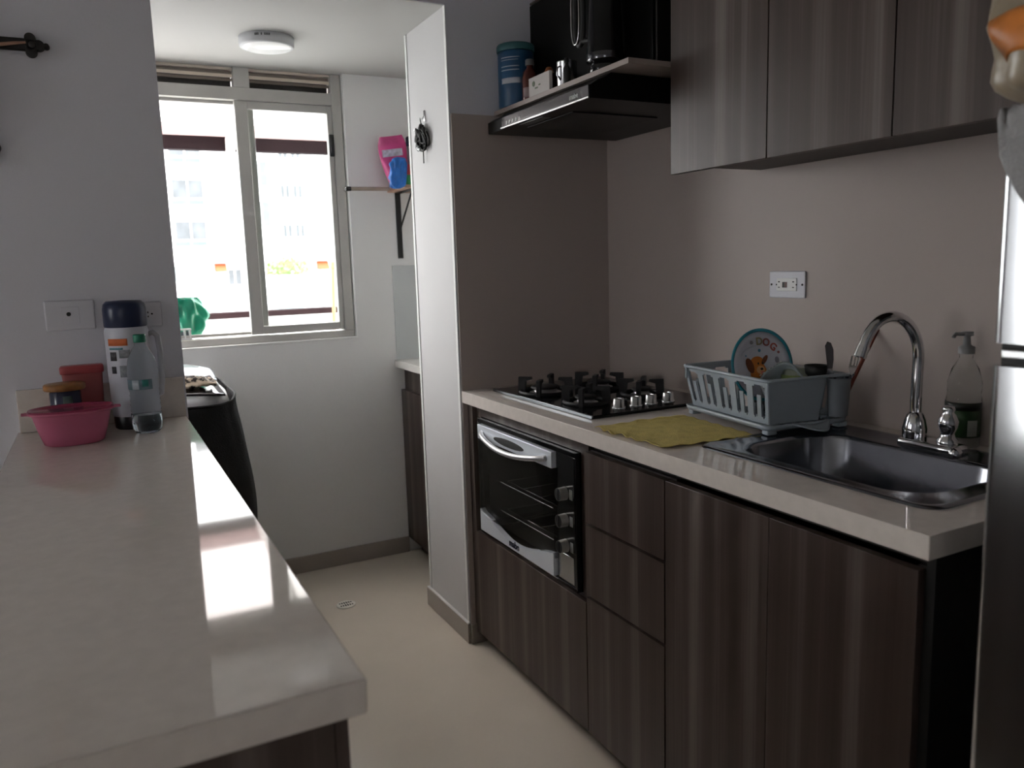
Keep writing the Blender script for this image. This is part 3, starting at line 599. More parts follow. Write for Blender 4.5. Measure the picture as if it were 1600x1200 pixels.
cnr = thing('food_canister', 'blue cylindrical tub with white stripes at the far end of the shelf', 'canister', (1.270, 2.368, ZS))
k = MB(); k.lathe([(0.056, 0), (0.058, 0.004), (0.058, 0.165), (0.054, 0.17)], n=40); k.build('tub', mat('tub_blue', (0.016, 0.075, 0.165), 0.35, var=0.15, vscale=12), cnr)
k = MB(); k.lathe([(0.060, 0.1702), (0.061, 0.174), (0.061, 0.188), (0.058, 0.192), (0, 0.192)], n=40); k.build('lid', mat('lid_teal', (0.04, 0.13, 0.14), 0.4, var=0.08, vscale=12), cnr)
k = MB()
def band(z0, z1, a0, a1, r=0.0585, n=12):
    V = []
    for i in range(n+1):
        t = math.radians(a0+(a1-a0)*i/n); V.append((k.b.verts.new((r*math.cos(t), r*math.sin(t), z0)), k.b.verts.new((r*math.cos(t), r*math.sin(t), z1))))
    for (a, b), (c, d) in zip(V, V[1:]): k._f([a, c, d, b], True)
band(0.145, 0.148, 190, 255); band(0.138, 0.1395, 190, 250); band(0.118, 0.121, 190, 252); band(0.107, 0.110, 190, 252); band(0.068, 0.085, 190, 255)
k.build('label_stripes', mat('label_white', (0.5, 0.52, 0.58), 0.5, var=0.05, vscale=10), cnr, solid=0.0006)
bt = thing('sauce_bottle', 'small dark bottle with a pale label beside the blue tub', 'bottle', (1.262, 2.262, ZS))
k = MB(); k.lathe([(0.024, 0), (0.026, 0.004), (0.026, 0.07), (0.021, 0.09), (0.011, 0.100), (0.011, 0.108)], n=28); k.build('bottle_body', mat('brown_glass', (0.075, 0.018, 0.014), 0.12, var=0.1, vscale=10), bt)
k = MB(); k.lathe([(0.014, 0.1082), (0.014, 0.124), (0.012, 0.126), (0, 0.126)], n=24); k.build('cap', mat('cap_grey', (0.12, 0.12, 0.12), 0.4, var=0.05, vscale=10), bt)
k = MB(); band(0.012, 0.040, 185, 262, 0.0265); k.build('label', mat('label_pink', (0.30, 0.22, 0.22), 0.5, var=0.1, vscale=30), bt, solid=0.0004)
jr = thing('spice_jar', 'small dark red spice jar with an orange top behind the white card box', 'jar', (1.285, 2.185, ZS))
k = MB(); k.lathe([(0.024, 0), (0.026, 0.004), (0.026, 0.06), (0.020, 0.068)], n=24); k.build('glass_body', mat('jar_red', (0.05, 0.008, 0.006), 0.2, var=0.1, vscale=10), jr)
k = MB(); k.lathe([(0.012, 0.0682), (0.015, 0.075), (0.008, 0.088), (0, 0.09)], n=20); k.build('top', mat('jar_orange', (0.22, 0.07, 0.02), 0.4, var=0.1, vscale=10), jr)
cb = thing('card_box', 'small white card box with a faint green print on the shelf front', 'box', (1.234, 2.145, ZS))
B(-0.009, 0.002, -0.062, 0.060, 0, 0.054, bev=0.0008).build('carton', mat('card_white', (0.44, 0.41, 0.39), 0.7, var=0.03, vscale=20), cb)
k = MB(); k.cyl((-0.0098, 0.030, 0.034), (-0.009, 0.030, 0.034), 0.008, n=14); k.box(-0.0098, -0.009, 0.006, 0.022, 0.018, 0.022); k.box(-0.0098, -0.009, -0.01, 0.0, 0.024, 0.028); k.build('print', mat('print_green', (0.12, 0.15, 0.10), 0.7, var=0.3, vscale=90), cb)
mg = thing('metal_mug', 'small shiny metal mug left of the kettle on the shelf', 'mug', (1.262, 2.045, ZS))
k = MB(); k.lathe([(0.026, 0), (0.028, 0.003), (0.029, 0.068), (0.0295, 0.070), (0.0275, 0.070), (0.0265, 0.006), (0, 0.005)], n=32); k.build('cup', STEEL, mg)
k = MB(); k.tube([(-0.027, -0.008, 0.055), (-0.038, -0.012, 0.050), (-0.040, -0.012, 0.030), (-0.027, -0.008, 0.018)], 0.003, n=8); k.build('handle', STEEL, mg)
sb = thing('black_dropper_bottle', 'small black bottle on the shelf edge in front of the mug', 'bottle', (1.234, 2.000, ZS))
k = MB(); k.lathe([(0.010, 0), (0.0105, 0.003), (0.0105, 0.040), (0.005, 0.050), (0.005, 0.056)], n=20); k.build('bottle_body', BLACKM, sb)
k = MB(); k.lathe([(0.007, 0.0562), (0.007, 0.068), (0, 0.070)], n=16); k.build('cap', BLACKM, sb)

# ------------------------------------------------------------------ upper cabinets
XU = 1.349
uc = thing('wall_cabinet', 'brown wood laminate wall cabinet with tall doors over the dish rack', 'cabinet', (XU, 0.41, 1.531))
UZ = 0.62
k = MB(); k.box(0.019, XR-XU-0.008, 0, 1.279, 0.020, UZ); k.build('carcass', EDGE, uc)
for a, b in ((0.947, 1.278), (0.631, 0.944), (0.316, 0.628), (0.001, 0.313)):
    B(0.0, 0.018, a, b, 0, UZ, bev=0.001).build('door', LAM, uc)

# ------------------------------------------------------------------ yellow cloth
yc = MB()
def ycf(u, v):
    A = Vector((1.083, 1.655)); Bq = Vector((1.088, 1.389)); Cq = Vector((1.345, 1.352)); Dq = Vector((1.372, 1.660))
    p = (A*(1-u)+Bq*u)*(1-v) + (Dq*(1-u)+Cq*u)*v
    e = 0.004*math.sin(37*u+3*v)*(1 if min(u, v, 1-u, 1-v) < 0.05 else 0)
    z = 0.0022 + 0.0012*math.sin(21*u+4*v)*math.sin(17*v) + 0.0010*noise.noise(Vector((u*9, v*9, 0)))
    edge = max(0, 1-min(u, 1-u, v)/0.06); z += 0.0035*edge*(0.5+0.5*math.sin(34*u+29*v))
    z = z*max(0.25, 1-max(0, v-0.8)*4.0)
    return (p.x+e+0.004*math.sin(18*u)*(1-v), p.y+e, ZK+0.0012+max(z, 0.0008))
yc.grid(ycf, 70, 60)
tag(yc.build('dish_cloth', mat('cloth_yellow', (0.56, 0.45, 0.14), 0.9, bump=0.6, bscale=260, var=0.12, vscale=40), solid=0.0016), 'thin mustard yellow dish cloth spread flat between hob and sink', 'cloth')

# ------------------------------------------------------------------ dish rack
# local frame: origin at the front left foot, x into the counter, y towards the hob
RR = math.radians(-7)
rk = thing('dish_rack', 'grey-blue plastic dish rack with slotted sides beside the sink', 'dish rack', (1.348, 1.335, ZK+0.005), (0, 0, RR))
RL, RD = 0.335, 0.225
k = MB()      # drip tray
T1 = rrect(-0.006, RD+0.010, -0.004, RL+0.012, 0.02, 5)
def trayloop(g, z): return [k.b.verts.new((x+(g if x < RD/2 else -g), y+(g if y < RL/2 else -g), z)) for x, y in T1]
Ls = [trayloop(0.004, 0.012), trayloop(0.0, 0.024), trayloop(0.003, 0.024), trayloop(0.006, 0.016)]
for a, b in zip(Ls, Ls[1:]): k.bridge(a, b, True)
k._f(Ls[0]); k._f(Ls[-1])
for i in range(9): k.box(0.012+i*0.024, 0.016+i*0.024, 0.02, RL-0.01, 0.0158, 0.020)
k.build('drip_tray', GREYP, rk)
k = MB()      # pouring lip at the sink end
def lipf(u, v):
    x = 0.065+0.115*u; dip = math.sin(math.pi*u)**1.5
    return (x, -0.003-0.045*v*dip, 0.022-0.010*dip-0.006*v*dip+0.004*abs(2*v-1)*dip)
k.grid(lipf, 24, 5); k.build('pour_lip', GREYP, rk, solid=0.004)
for fx, fy in ((0.002, 0.004), (RD-0.018, 0.004), (0.002, RL-0.024), (RD-0.018, RL-0.024)):
    B(fx, fx+0.028, fy, fy+0.022, 0.0003 if fy < .1 else -0.0005, 0.013, bev=0.003).build('foot', GREYP, rk)
# basket: walls lean outwards
H0, H1 = 0.024, 0.128
bx0b, bx1b, by0b, by1b = 0.012, RD-0.02, 0.012, RL-0.012       # bottom
bx0t, bx1t, by0t, by1t = -0.002, RD-0.005, 0.0, RL+0.012        # top
def slotted(nx, p00, p10, p11, p01, name='slotted_side', th=0.0032, arches=8):
    # wall patch between bottom line p00-p10 and top line p01-p11 with arch shaped openings
    k = MB(); NU = arches*18; NV = 26; p00, p10, p11, p01 = map(Vector, (p00, p10, p11, p01))
    def P(u, v): return (p00*(1-u)+p10*u)*(1-v)+(p01*(1-u)+p11*u)*v
    def open_(u, v):
        a = (u*arches) % 1.0; d = abs(a-0.5)
        if v < 0.10 or v > 0.90: return False
        if d > 0.36: return False
        if v > 0.76:                                      # round top
            if (d/0.36)**2 + ((v-0.76)/0.14)**2 > 1: return False
        if v < 0.66 and d < 0.115: return False           # centre tongue
        if v < 0.22 and ((0.22-v)/0.09)**2 + ((d-0.23)/0.11)**2 > 1: return False
        return True
    V = {}
    def vt(i, j):
        if (i, j) not in V: V[(i, j)] = k.b.verts.new(P(i/NU, j/NV))
        return V[(i, j)]
    for i in range(NU):
        for j in range(NV):
            if not open_((i+0.5)/NU, (j+0.5)/NV): k._f([vt(i, j), vt(i+1, j), vt(i+1, j+1), vt(i, j+1)])
    return k.build(name, GREYP, rk, solid=th)
slotted(0, (bx0b, by0b, H0), (bx0b, by1b, H0), (bx0t, by1t, H1), (bx0t, by0t, H1), arches=5)
slotted(0, (bx1b, by0b, H0), (bx1b, by1b, H0), (bx1t, by1t, H1), (bx1t, by0t, H1), arches=5)
slotted(0, (bx0b, by1b, H0), (bx1b, by1b, H0), (bx1t, by1t, H1), (bx0t, by1t, H1), arches=3)
k = MB()
V = [k.b.verts.new(p) for p in ((bx0b, by0b, H0), (0.150, by0b-0.002, H0), (0.162, by0t, H1-0.001), (bx0t, by0t, H1-0.001))]; k._f(V)
V2 = [k.b.verts.new(p) for p in ((0.150, by0b-0.002, H0), (0.158, by0b+0.03, H0), (0.172, by0t+0.03, H1-0.001), (0.162, by0t, H1-0.001))]; k._f(V2)
k.build('end_panel', GREYP, rk, solid=0.0035)
k = MB()      # rim
k.tube([(x, y, H1) for x, y in rrect(bx0t-0.002, bx1t+0.002, by0t-0.002, by1t+0.002, 0.012, 4)], 0.0045, n=8, closed=True); k.build('rim', GREYP, rk)
k = MB()      # floor of the basket and plate combs
for i in range(13): k.box(bx0b+0.001, bx1b-0.001, 0.022+i*0.024, 0.026+i*0.024, H0+0.0002, H0+0.005)
for i in range(7): k.box(0.03+i*0.026, 0.034+i*0.026, by0b, by1b, H0+0.0002, H0+0.004)
for i in range(12): k.box(0.060, 0.066, 0.030+i*0.024, 0.034+i*0.024, H0, H0+0.030)
for i in range(14): k.box(bx1t-0.030, bx1t-0.004, 0.02+i*0.0225, 0.024+i*0.0225, H1-0.004, H1+0.0005)
k.build('basket_floor', GREYP, rk)
# cutlery cup hung on the sink end
k = MB(); k.lathe([(0.024, 0.030), (0.030, 0.118), (0.032, 0.122), (0.029, 0.120), (0.023, 0.034), (0.0, 0.033)], (0.205, 0.004, 0), n=28, sy=0.8); k.build('cutlery_cup', mat('cup_grey', (0.20, 0.22, 0.24), 0.35, var=0.04, vscale=10), rk)
k = MB(); k.box(-0.010, -0.003, RL-0.010, RL-0.002, 0.096, 0.124, bev=0.002); k.box(RD-0.004, RD+0.03, 0.0, 0.02, 0.122, 0.128, bev=0.002); k.build('end_hook', GREYP, rk)
RKM = Matrix.Translation((1.348, 1.335, ZK+0.005)) @ Matrix.Rotation(RR, 4, 'Z')
def inrack(x, y, z): return tuple(RKM @ Vector((x, y, z)))

# children's plate with a puppy
pl = thing('childrens_plate', 'white round plate with teal rim and an orange puppy picture in the dish rack', 'plate', (1.452, 1.466, 1.050), (math.radians(80), 0, math.radians(-8)))
RP = 0.089
PW_ = mat('plate_white', (0.62, 0.64, 0.72), 0.3, var=0.02, vscale=10)
k = MB(); k.lathe([(0.0, -0.006), (0.060, -0.006), (0.070, 0.0), (RP-0.006, 0.004), (RP-0.006, 0.006), (0.068, 0.0025), (0.060, -0.003), (0.0, -0.003)], n=56); k.build('dish', PW_, pl)
k = MB(); k.lathe([(RP-0.0065, 0.0035), (RP, 0.005), (RP+0.001, 0.0065), (RP-0.0065, 0.0068)], n=56, cap0=False, cap1=False); k.build('rim_band', mat('rim_teal', (0.015, 0.24, 0.32), 0.3, var=0.05, vscale=10), pl, solid=0.0012)
for ch, a, col, sz in (('•', 112, (0.25, 0.25, 0.27), 0.030), ('D', 90, (0.22, 0.20, 0.10), 0.026), ('O', 70, (0.25, 0.06, 0.05), 0.026), ('G', 47, (0.45, 0.10, 0.08), 0.026), ('•', 28, (0.4, 0.15, 0.15), 0.022)):
    t = math.radians(a); r = 0.058 if ch != '•' else 0.060
    text('picture_letter', ch, sz, (r*math.cos(t), r*math.sin(t), 0.0026), (math.cos(t-math.pi/2), math.sin(t-math.pi/2), 0), (math.cos(t), math.sin(t), 0), mat('ink_%s_%d' % ('x', a), col, 0.5, var=0.05, vscale=9), pl, bold=0.0006)
k = MB(); OR = mat('puppy_orange', (0.62, 0.20, 0.03), 0.4, var=0.08, vscale=20); BR = mat('puppy_brown', (0.18, 0.05, 0.02), 0.4, var=0.08, vscale=20); INK = mat('puppy_ink', (0.02, 0.015, 0.015), 0.4, var=0.08, vscale=20); PK = mat('puppy_pink', (0.65, 0.22, 0.18), 0.4, var=0.08, vscale=20); BL = mat('dot_blue', (0.05, 0.2, 0.35), 0.4, var=0.05, vscale=9)
def disc(cx, cy, rx, ry, z, m, n=24, rot=0):
    k.use(m); V = []
    for i in range(n):
        t = 2*math.pi*i/n; x, y = rx*math.cos(t), ry*math.sin(t); V.append((cx+x*math.cos(rot)-y*math.sin(rot), cy+x*math.sin(rot)+y*math.cos(rot)))
    k.prism(V, 'z', z-0.0006, z)
disc(-0.006, -0.020, 0.024, 0.028, -0.0020, OR); disc(-0.008, 0.006, 0.020, 0.016, -0.0018, OR); disc(-0.030, 0.000, 0.010, 0.020, -0.0014, BR, rot=0.35); disc(0.014, 0.012, 0.006, 0.014, -0.0015, BR, rot=-0.7)
disc(0.000, -0.012, 0.012, 0.010, -0.0012, mat('puppy_cream', (0.75, 0.42, 0.2), 0.4, var=0.05, vscale=20)); disc(0.003, -0.010, 0.004, 0.003, -0.0006, INK); disc(-0.006, 0.004, 0.0022, 0.003, -0.0006, INK); disc(0.007, 0.004, 0.0022, 0.003, -0.0006, INK); disc(0.004, -0.018, 0.005, 0.003, -0.0006, PK)
disc(0.020, -0.034, 0.010, 0.006, -0.0010, PK); disc(0.028, -0.012, 0.0025, 0.0025, -0.0010, BL); disc(0.0, 0.036, 0.004, 0.004, -0.0004, BL); disc(-0.040, 0.025, 0.002, 0.002, -0.0010, BL)
disc(0.050, 0.010, 0.006, 0.008, -0.0006, mat('picture_grey', (0.3, 0.3, 0.36), 0.5, var=0.2, vscale=50))
k.build('puppy_picture', None, pl)
k = MB(); k.tube([(0.055*math.cos(math.radians(a)), 0.030+0.030*math.sin(math.radians(a))-0.012, -0.0015) for a in range(20, 165, 8)], 0.0012, n=6); k.build('divider_ridge', PW_, pl)

def dish(name, label, cat, loc, rot=(0, 0, 0)): return thing(name, label, cat, loc, rot)
CLR = mat('clear_plastic', (0.93, 0.96, 0.95), 0.04, trans=1.0, ior=1.22, var=0.02, vscale=9)
tb = thing('plastic_food_tub', 'translucent bluish plastic tub leaning in the dish rack beside the plate', 'tub', inrack(0.096, 0.065, 0.103), (math.radians(62), math.radians(-28), math.radians(-12)))
k = MB(); k.lathe([(0.036, -0.045), (0.038, -0.041), (0.048, 0.0), (0.052, 0.0), (0.052, 0.004), (0.046, 0.003), (0.037, -0.039), (0.0, -0.040)], n=36, pw=3.4); k.build('container', mat('tub_bluegrey', (0.60, 0.68, 0.70), 0.25, trans=0.45, ior=1.3, var=0.04, vscale=9), tb)
k = MB()
for i in range(8): k.box(-0.034+i*0.009, -0.031+i*0.009, 0.0505, 0.0525, -0.001, 0.006)
k.build('embossed_marks', PLW, tb)
gw = thing('drinking_cup', 'pale greenish plastic cup upside down in the dish rack', 'cup', inrack(0.150, 0.090, 0.034))
k = MB(); k.lathe([(0.034, 0), (0.036, 0.0), (0.030, 0.100), (0.026, 0.106), (0, 0.106)], n=32); k.build('cup_body', mat('cup_pale', (0.42, 0.46, 0.36), 0.3, trans=0.3, var=0.04, vscale=9), gw)
k = MB(); band(0.03, 0.09, 150, 260, 0.0345); 
k.build('green_stripe', mat('leafy', (0.32, 0.42, 0.14), 0.4, var=0.2, vscale=30), gw, solid=0.0004)
ld = thing('serving_ladle', 'black plastic ladle head resting above the cutlery cup', 'ladle', inrack(0.168, 0.040, 0.100))
k = MB(); k.lathe([(0.0, 0.0), (0.014, 0.003), (0.024, 0.014), (0.027, 0.034), (0.0255, 0.034), (0.022, 0.015), (0.012, 0.006), (0, 0.004)], (0, 0, 0.016), n=28); k.build('bowl', BLACKM, ld)
k = MB(); k.tube([(0.022, -0.012, 0.048), (0.033, -0.026, 0.020), (0.040, -0.038, -0.055)], 0.004, n=8); k.build('handle', BLACKM, ld)
STE2 = mat('cutlery_steel', (0.55, 0.55, 0.56), 0.15, metal=1.0, var=0.04, vscale=9)
kf = thing('table_knife', 'upright steel knife with dark handle in the cutlery cup', 'knife', inrack(0.193, 0.010, 0.060), (math.radians(6), math.radians(-4), math.radians(-60)))
k = MB(); k.prism([(-0.005, 0.0), (0.005, 0.0), (0.0055, 0.085), (-0.0055, 0.085)], 'y', -0.0035, 0.0035); k.build('handle', STE2, kf)
k = MB(); k.prism([(-0.0055, 0.0852), (0.0055, 0.0852), (0.0095, 0.105), (0.0105, 0.130), (0.006, 0.146), (-0.002, 0.150), (-0.0075, 0.140)], 'y', -0.0015, 0.0015); k.build('blade', mat('blade_dark', (0.10, 0.10, 0.11), 0.25, metal=0.9, var=0.1, vscale=9), kf)
sp_ = thing('cooking_spatula', 'long reddish brown spatula leaning from the cutlery cup behind the faucet', 'spatula', inrack(0.205, -0.002, 0.046), (math.radians(-2), math.radians(31), math.radians(-8)))
k = MB(); k.tube([(0, 0, 0), (0, 0, 0.10), (0, 0, 0.235), (0, 0, 0.247)], 0.005, n=10, radii=[0.004, 0.0045, 0.0065, 0.004]); k.build('handle', mat('spatula_red', (0.22, 0.055, 0.035), 0.4, var=0.1, vscale=20), sp_)
fk = thing('table_fork', 'steel fork standing in the cutlery cup next to the spatula', 'fork', inrack(0.224, 0.006, 0.040), (math.radians(4), math.radians(10), math.radians(-60)))
k = MB(); k.prism([(-0.003, 0.0), (0.003, 0.0), (0.003, 0.09), (0.009, 0.105), (0.009, 0.135), (0.0065, 0.135), (0.006, 0.112), (0.003, 0.112), (0.0025, 0.135), (0.0, 0.135), (-0.0005, 0.112), (-0.004, 0.112), (-0.0045, 0.135), (-0.008, 0.135), (-0.009, 0.105), (-0.003, 0.09)], 'y', -0.0012, 0.0012); k.build('tines_and_handle', STE2, fk)
for i, (x, y, r, lab) in enumerate(((0.120, 0.235, 0.040, 'upturned clear glass in the dish rack behind the slotted side'), (0.115, 0.155, 0.030, 'steel bowl seen through the slots of the dish rack'))):
    t = thing(('drinking_glass', 'steel_bowl')[i], lab, ('glass', 'bowl')[i], inrack(x, y+0.045*0, 0.030))
    k = MB()
    if i == 0: k.lathe([(0.036, 0), (0.038, 0), (0.032, 0.085), (0.0, 0.087), (0, 0.080), (0.030, 0.079)], n=28); k.build('glass_wall', CLR, t)
    else: k.lathe([(0.030, 0.0), (0.034, 0.0), (0.030, 0.035), (0.018, 0.052), (0, 0.054), (0, 0.050), (0.016, 0.048)], n=28); k.build('bowl_wall', STE2, t)

# ------------------------------------------------------------------ detergent bottle by the faucet
db = thing('dish_soap_bottle', 'clear pump bottle with a green label between faucet and fridge', 'bottle', (1.6205, 1.048, ZK+0.001))
k = MB(); k.lathe([(0.030, 0.0), (0.034, 0.004), (0.034, 0.105), (0.032, 0.115), (0.033, 0.125), (0.033, 0.140), (0.026, 0.168), (0.013, 0.190), (0.013, 0.200)], n=36, cap1=False); k.build('bottle_body', CLR, db)
k = MB(); band(0.025, 0.098, 110, 290, 0.0346, 24); k.build('label', mat('label_green', (0.022, 0.06, 0.02), 0.4, var=0.6, vscale=28), db, solid=0.0005)
k = MB(); band(0.082, 0.099, 110, 290, 0.0352, 24); k.build('label_header', mat('label_black', (0.012, 0.015, 0.010), 0.4, var=0.3, vscale=28), db, solid=0.0004)
k = MB(); band(0.028, 0.062, 228, 262, 0.0352, 8); k.build('label_barcode_box', mat('label_pale', (0.35, 0.37, 0.33), 0.5, var=0.1, vscale=28), db, solid=0.0004)
k = MB(); k.lathe([(0.016, 0.2002), (0.016, 0.214), (0.008, 0.218), (0.006, 0.236), (0.012, 0.238), (0.012, 0.246), (0, 0.247)], n=24); k.tube([(-0.008, 0.0, 0.241), (-0.030, 0.006, 0.243), (-0.036, 0.007, 0.236)], 0.004, n=8); k.build('pump', mat('pump_pale', (0.35, 0.36, 0.36), 0.3, trans=0.3, var=0.03, vscale=9), db)

# ------------------------------------------------------------------ fridge
fr = thing('refrigerator', 'stainless steel fridge-freezer at the right end of the worktop', 'fridge', (0.97, -0.02, 0))
FW = 0.622; FDp = 0.66
B(0.055, FDp, 0.004, FW-0.004, 0.02, 1.470, bev=0.006).build('cabinet', mat('fridge_side', (0.10, 0.105, 0.11), 0.4, metal=0.4, var=0.05, vscale=6), fr)
def fdoor(z0, z1, nm):
    k = MB(); P = [(0.052, 0.004)]
    for i in range(9): t = math.radians(180+90*i/8); P.append((0.024+0.022*math.cos(t), 0.026+0.022*math.sin(t)))
    P = [(0.052, 0.004), (0.014, 0.004)]
    for i in range(1, 7): t = math.radians(270-90*i/6); P.append((0.014+0.014*math.cos(t), 0.018+0.014*math.sin(t)))
    N = 8
    for i in range(1, N): y = 0.018+(FW-0.036)*i/N; P.append((0.0, y))
    for i in range(0, 7): t = math.radians(180-90*i/6); P.append((0.014+0.014*math.cos(t), FW-0.018+0.014*math.sin(t)))
    P.append((0.052, FW-0.004))
    k.prism(P, 'z', z0, z1, smooth=True); return k.build(nm, FRIDGEM, fr)
fdoor(0.06, 1.176, 'fridge_door'); fdoor(1.204, 1.472, 'freezer_door')
B(0.018, 0.052, 0.010, FW-0.008, 1.1765, 1.2035).build('handle_recess', BLACKM, fr)
k = MB(); k.box(0.008, 0.018, 0.05, FW-0.012, 1.184, 1.197, bev=0.003); k.build('handle_lip', STEEL, fr)
k = MB(); k.box(0.08, FDp-0.02, 0.02, FW-0.02, 0.0, 0.019); k.build('plinth', BLACKM, fr)
# bag on top
sg = thing('bread_bag', 'crumpled beige plastic bread bag with an orange print on top of the fridge', 'bag', (1.110, 0.512, 1.4805))
k = MB()
def bagf(u, v):
    a = 2*math.pi*u; ph = -math.pi/2+math.pi*v; c = math.cos(ph)
    wob = 1+0.14*noise.noise(Vector((math.cos(a)*2.2, math.sin(a)*2.2, v*7)))-0.05*v
    z = 0.095+0.095*math.sin(ph)*(1.0); 
    return (0.165*math.copysign(abs(math.cos(a))**0.6, math.cos(a))*c**0.35*wob, 0.145*math.copysign(abs(math.sin(a))**0.6, math.sin(a))*c**0.35*wob, max(0.0005, z*1.35))
k.grid(bagf, 48, 24); k.build('film', mat('bag_film', (0.30, 0.245, 0.175), 0.32, bump=0.5, bscale=14, var=0.2, vscale=9), sg)
k = MB()
def patch(u, v):
    p = Vector(bagf((math.pi-0.60+1.1*u)/(2*math.pi), 0.30+0.13*v+0.02*math.sin(7*u))); return (p.x*1.012, p.y*1.004, p.z)
k.grid(patch, 14, 10)
k.build('orange_print', mat('bag_orange', (0.60, 0.20, 0.04), 0.4, var=0.5, vscale=14), sg, solid=0.0008)
# grey cloth over the door
k = MB()
def towel(u, v):
    # u runs along the fridge front towards the photographer, v from the top shelf over the edge and down
    y = 0.590-0.34*u; drop = 0.012+0.27*min(1, u*1.6)**0.62
    L_ = 0.10+drop; s = v*L_
    w_ = 0.004*math.sin(22*u+3*v)
    if s < 0.10: return (1.055-s+0.0, y, 1.4765+0.002+0.001*math.sin(30*u))
    d = s-0.10
    return (0.9555-0.006+w_-0.010*min(1, d/0.05), y, 1.4765-d+0.001)
k.grid(towel, 30, 30)
tag(k.build('kitchen_towel', mat('towel_grey', (0.36, 0.36, 0.36), 0.9, bump=0.4, bscale=200, var=0.06, vscale=20), solid=0.003), 'light grey towel draped over the top edge of the fridge door', 'towel')

# ------------------------------------------------------------------ things on the peninsula
th = thing('thermos_flask', 'tall white thermos flask with a navy blue cap on the left counter', 'thermos', (0.068, 2.345, ZP+0.0003))
NAVY = mat('navy_plastic', (0.010, 0.018, 0.055), 0.3, var=0.08, vscale=9)
k = MB(); k.lathe([(0.046, 0), (0.049, 0.003), (0.050, 0.030), (0.049, 0.034)], n=40); k.build('foot_ring', mat('black_foot', (0.008, 0.008, 0.01), 0.4, var=0.08, vscale=9), th)
k = MB(); k.lathe([(0.050, 0.0342), (0.052, 0.040), (0.0535, 0.15), (0.0535, 0.258), (0.050, 0.268)], n=40); k.build('body', mat('thermos_white', (0.58, 0.59, 0.66), 0.35, var=0.02, vscale=9), th)
k = MB(); k.lathe([(0.051, 0.2682), (0.0525, 0.272), (0.0525, 0.315), (0.050, 0.328), (0.042, 0.336), (0.0, 0.338)], n=40); k.build('cap', NAVY, th)
k = MB(); k.tube([(0.050, -0.008, 0.245), (0.062, -0.008, 0.250), (0.073, -0.008, 0.240), (0.076, -0.008, 0.20), (0.075, -0.008, 0.12), (0.070, -0.008, 0.085), (0.050, -0.008, 0.078)], 0.0075, n=10); k.build('handle', mat('thermos_handle', (0.45, 0.46, 0.50), 0.4, var=0.02, vscale=9), th)
def lab(z0, z1, a0, a1, m, nm='label', r=0.0540):
    global k
    k = MB(); band(z0, z1, a0, a1, r, 10); return k.build(nm, m, th, solid=0.0005)
lab(0.222, 0.240, 212, 268, mat('lab_orange', (0.65, 0.16, 0.05), 0.5, var=0.1, vscale=40), 'orange_label')
lab(0.212, 0.217, 215, 255, mat('lab_teal', (0.12, 0.28, 0.32), 0.5, var=0.1, vscale=40), 'teal_line')
lab(0.183, 0.206, 216, 236, mat('lab_dark', (0.05, 0.05, 0.06), 0.5, var=0.5, vscale=60), 'print_block'); lab(0.190, 0.211, 244, 272, mat('lab_grey', (0.28, 0.30, 0.32), 0.5, var=0.4, vscale=90), 'print_block')
lab(0.150, 0.168, 217, 232, mat('lab_dark', (0.05, 0.05, 0.06)), 'print_block'); lab(0.140, 0.170, 242, 266, mat('lab_grey', (0.28, 0.30, 0.32)), 'print_block')

wbt = thing('water_bottle', 'clear plastic water bottle with a green cap in front of the thermos', 'bottle', (0.093, 2.245, ZP+0.0003))
PET = mat('pet_plastic', (0.90, 0.95, 0.97), 0.06, trans=1.0, ior=1.07, var=0.01, vscale=9)
k = MB(); pr = [(0.022, 0.003), (0.028, 0.0), (0.034, 0.006), (0.0365, 0.02), (0.0365, 0.050), (0.034, 0.054), (0.0365, 0.058)]
pr += [(0.0365-0.0015*(i % 2), 0.062+0.006*i) for i in range(8)] + [(0.0362, 0.112), (0.0362, 0.142), (0.0375, 0.150), (0.0370, 0.165), (0.032, 0.190), (0.022, 0.212), (0.0135, 0.224), (0.0125, 0.232)]
k.lathe(pr, n=40, cap1=False); k.build('bottle_body', PET, wbt)
k = MB(); k.lathe([(0.0145, 0.2322), (0.015, 0.234), (0.015, 0.250), (0.0135, 0.2525), (0, 0.253)], n=28); k.build('cap', mat('cap_green', (0.015, 0.18, 0.11), 0.4, var=0.06, vscale=20), wbt)
k = MB(); band(0.114, 0.140, 150, 300, 0.0368, 24); k.build('label', mat('label_blue', (0.16, 0.25, 0.30), 0.4, var=0.3, vscale=40, alpha=0.75), wbt, solid=0.0003)
k = MB(); band(0.115, 0.139, 222, 250, 0.0373, 8); k.build('label_window', mat('label_light', (0.45, 0.50, 0.54), 0.5, var=0.1, vscale=60), wbt, solid=0.0003)
k = MB(); band(0.122, 0.139, 262, 285, 0.0373, 8); k.build('label_leaf', mat('label_teal', (0.03, 0.22, 0.20), 0.5, var=0.2, vscale=60), wbt, solid=0.0003)
k = MB(); k.lathe([(0.020, 0.004), (0.030, 0.006), (0.0335, 0.02), (0.0335, 0.047), (0.031, 0.047), (0, 0.047)], n=32); k.build('water', mat('water', (0.80, 0.88, 0.95), 0.02, trans=1.0, ior=1.33, var=0.01, vscale=3), wbt)

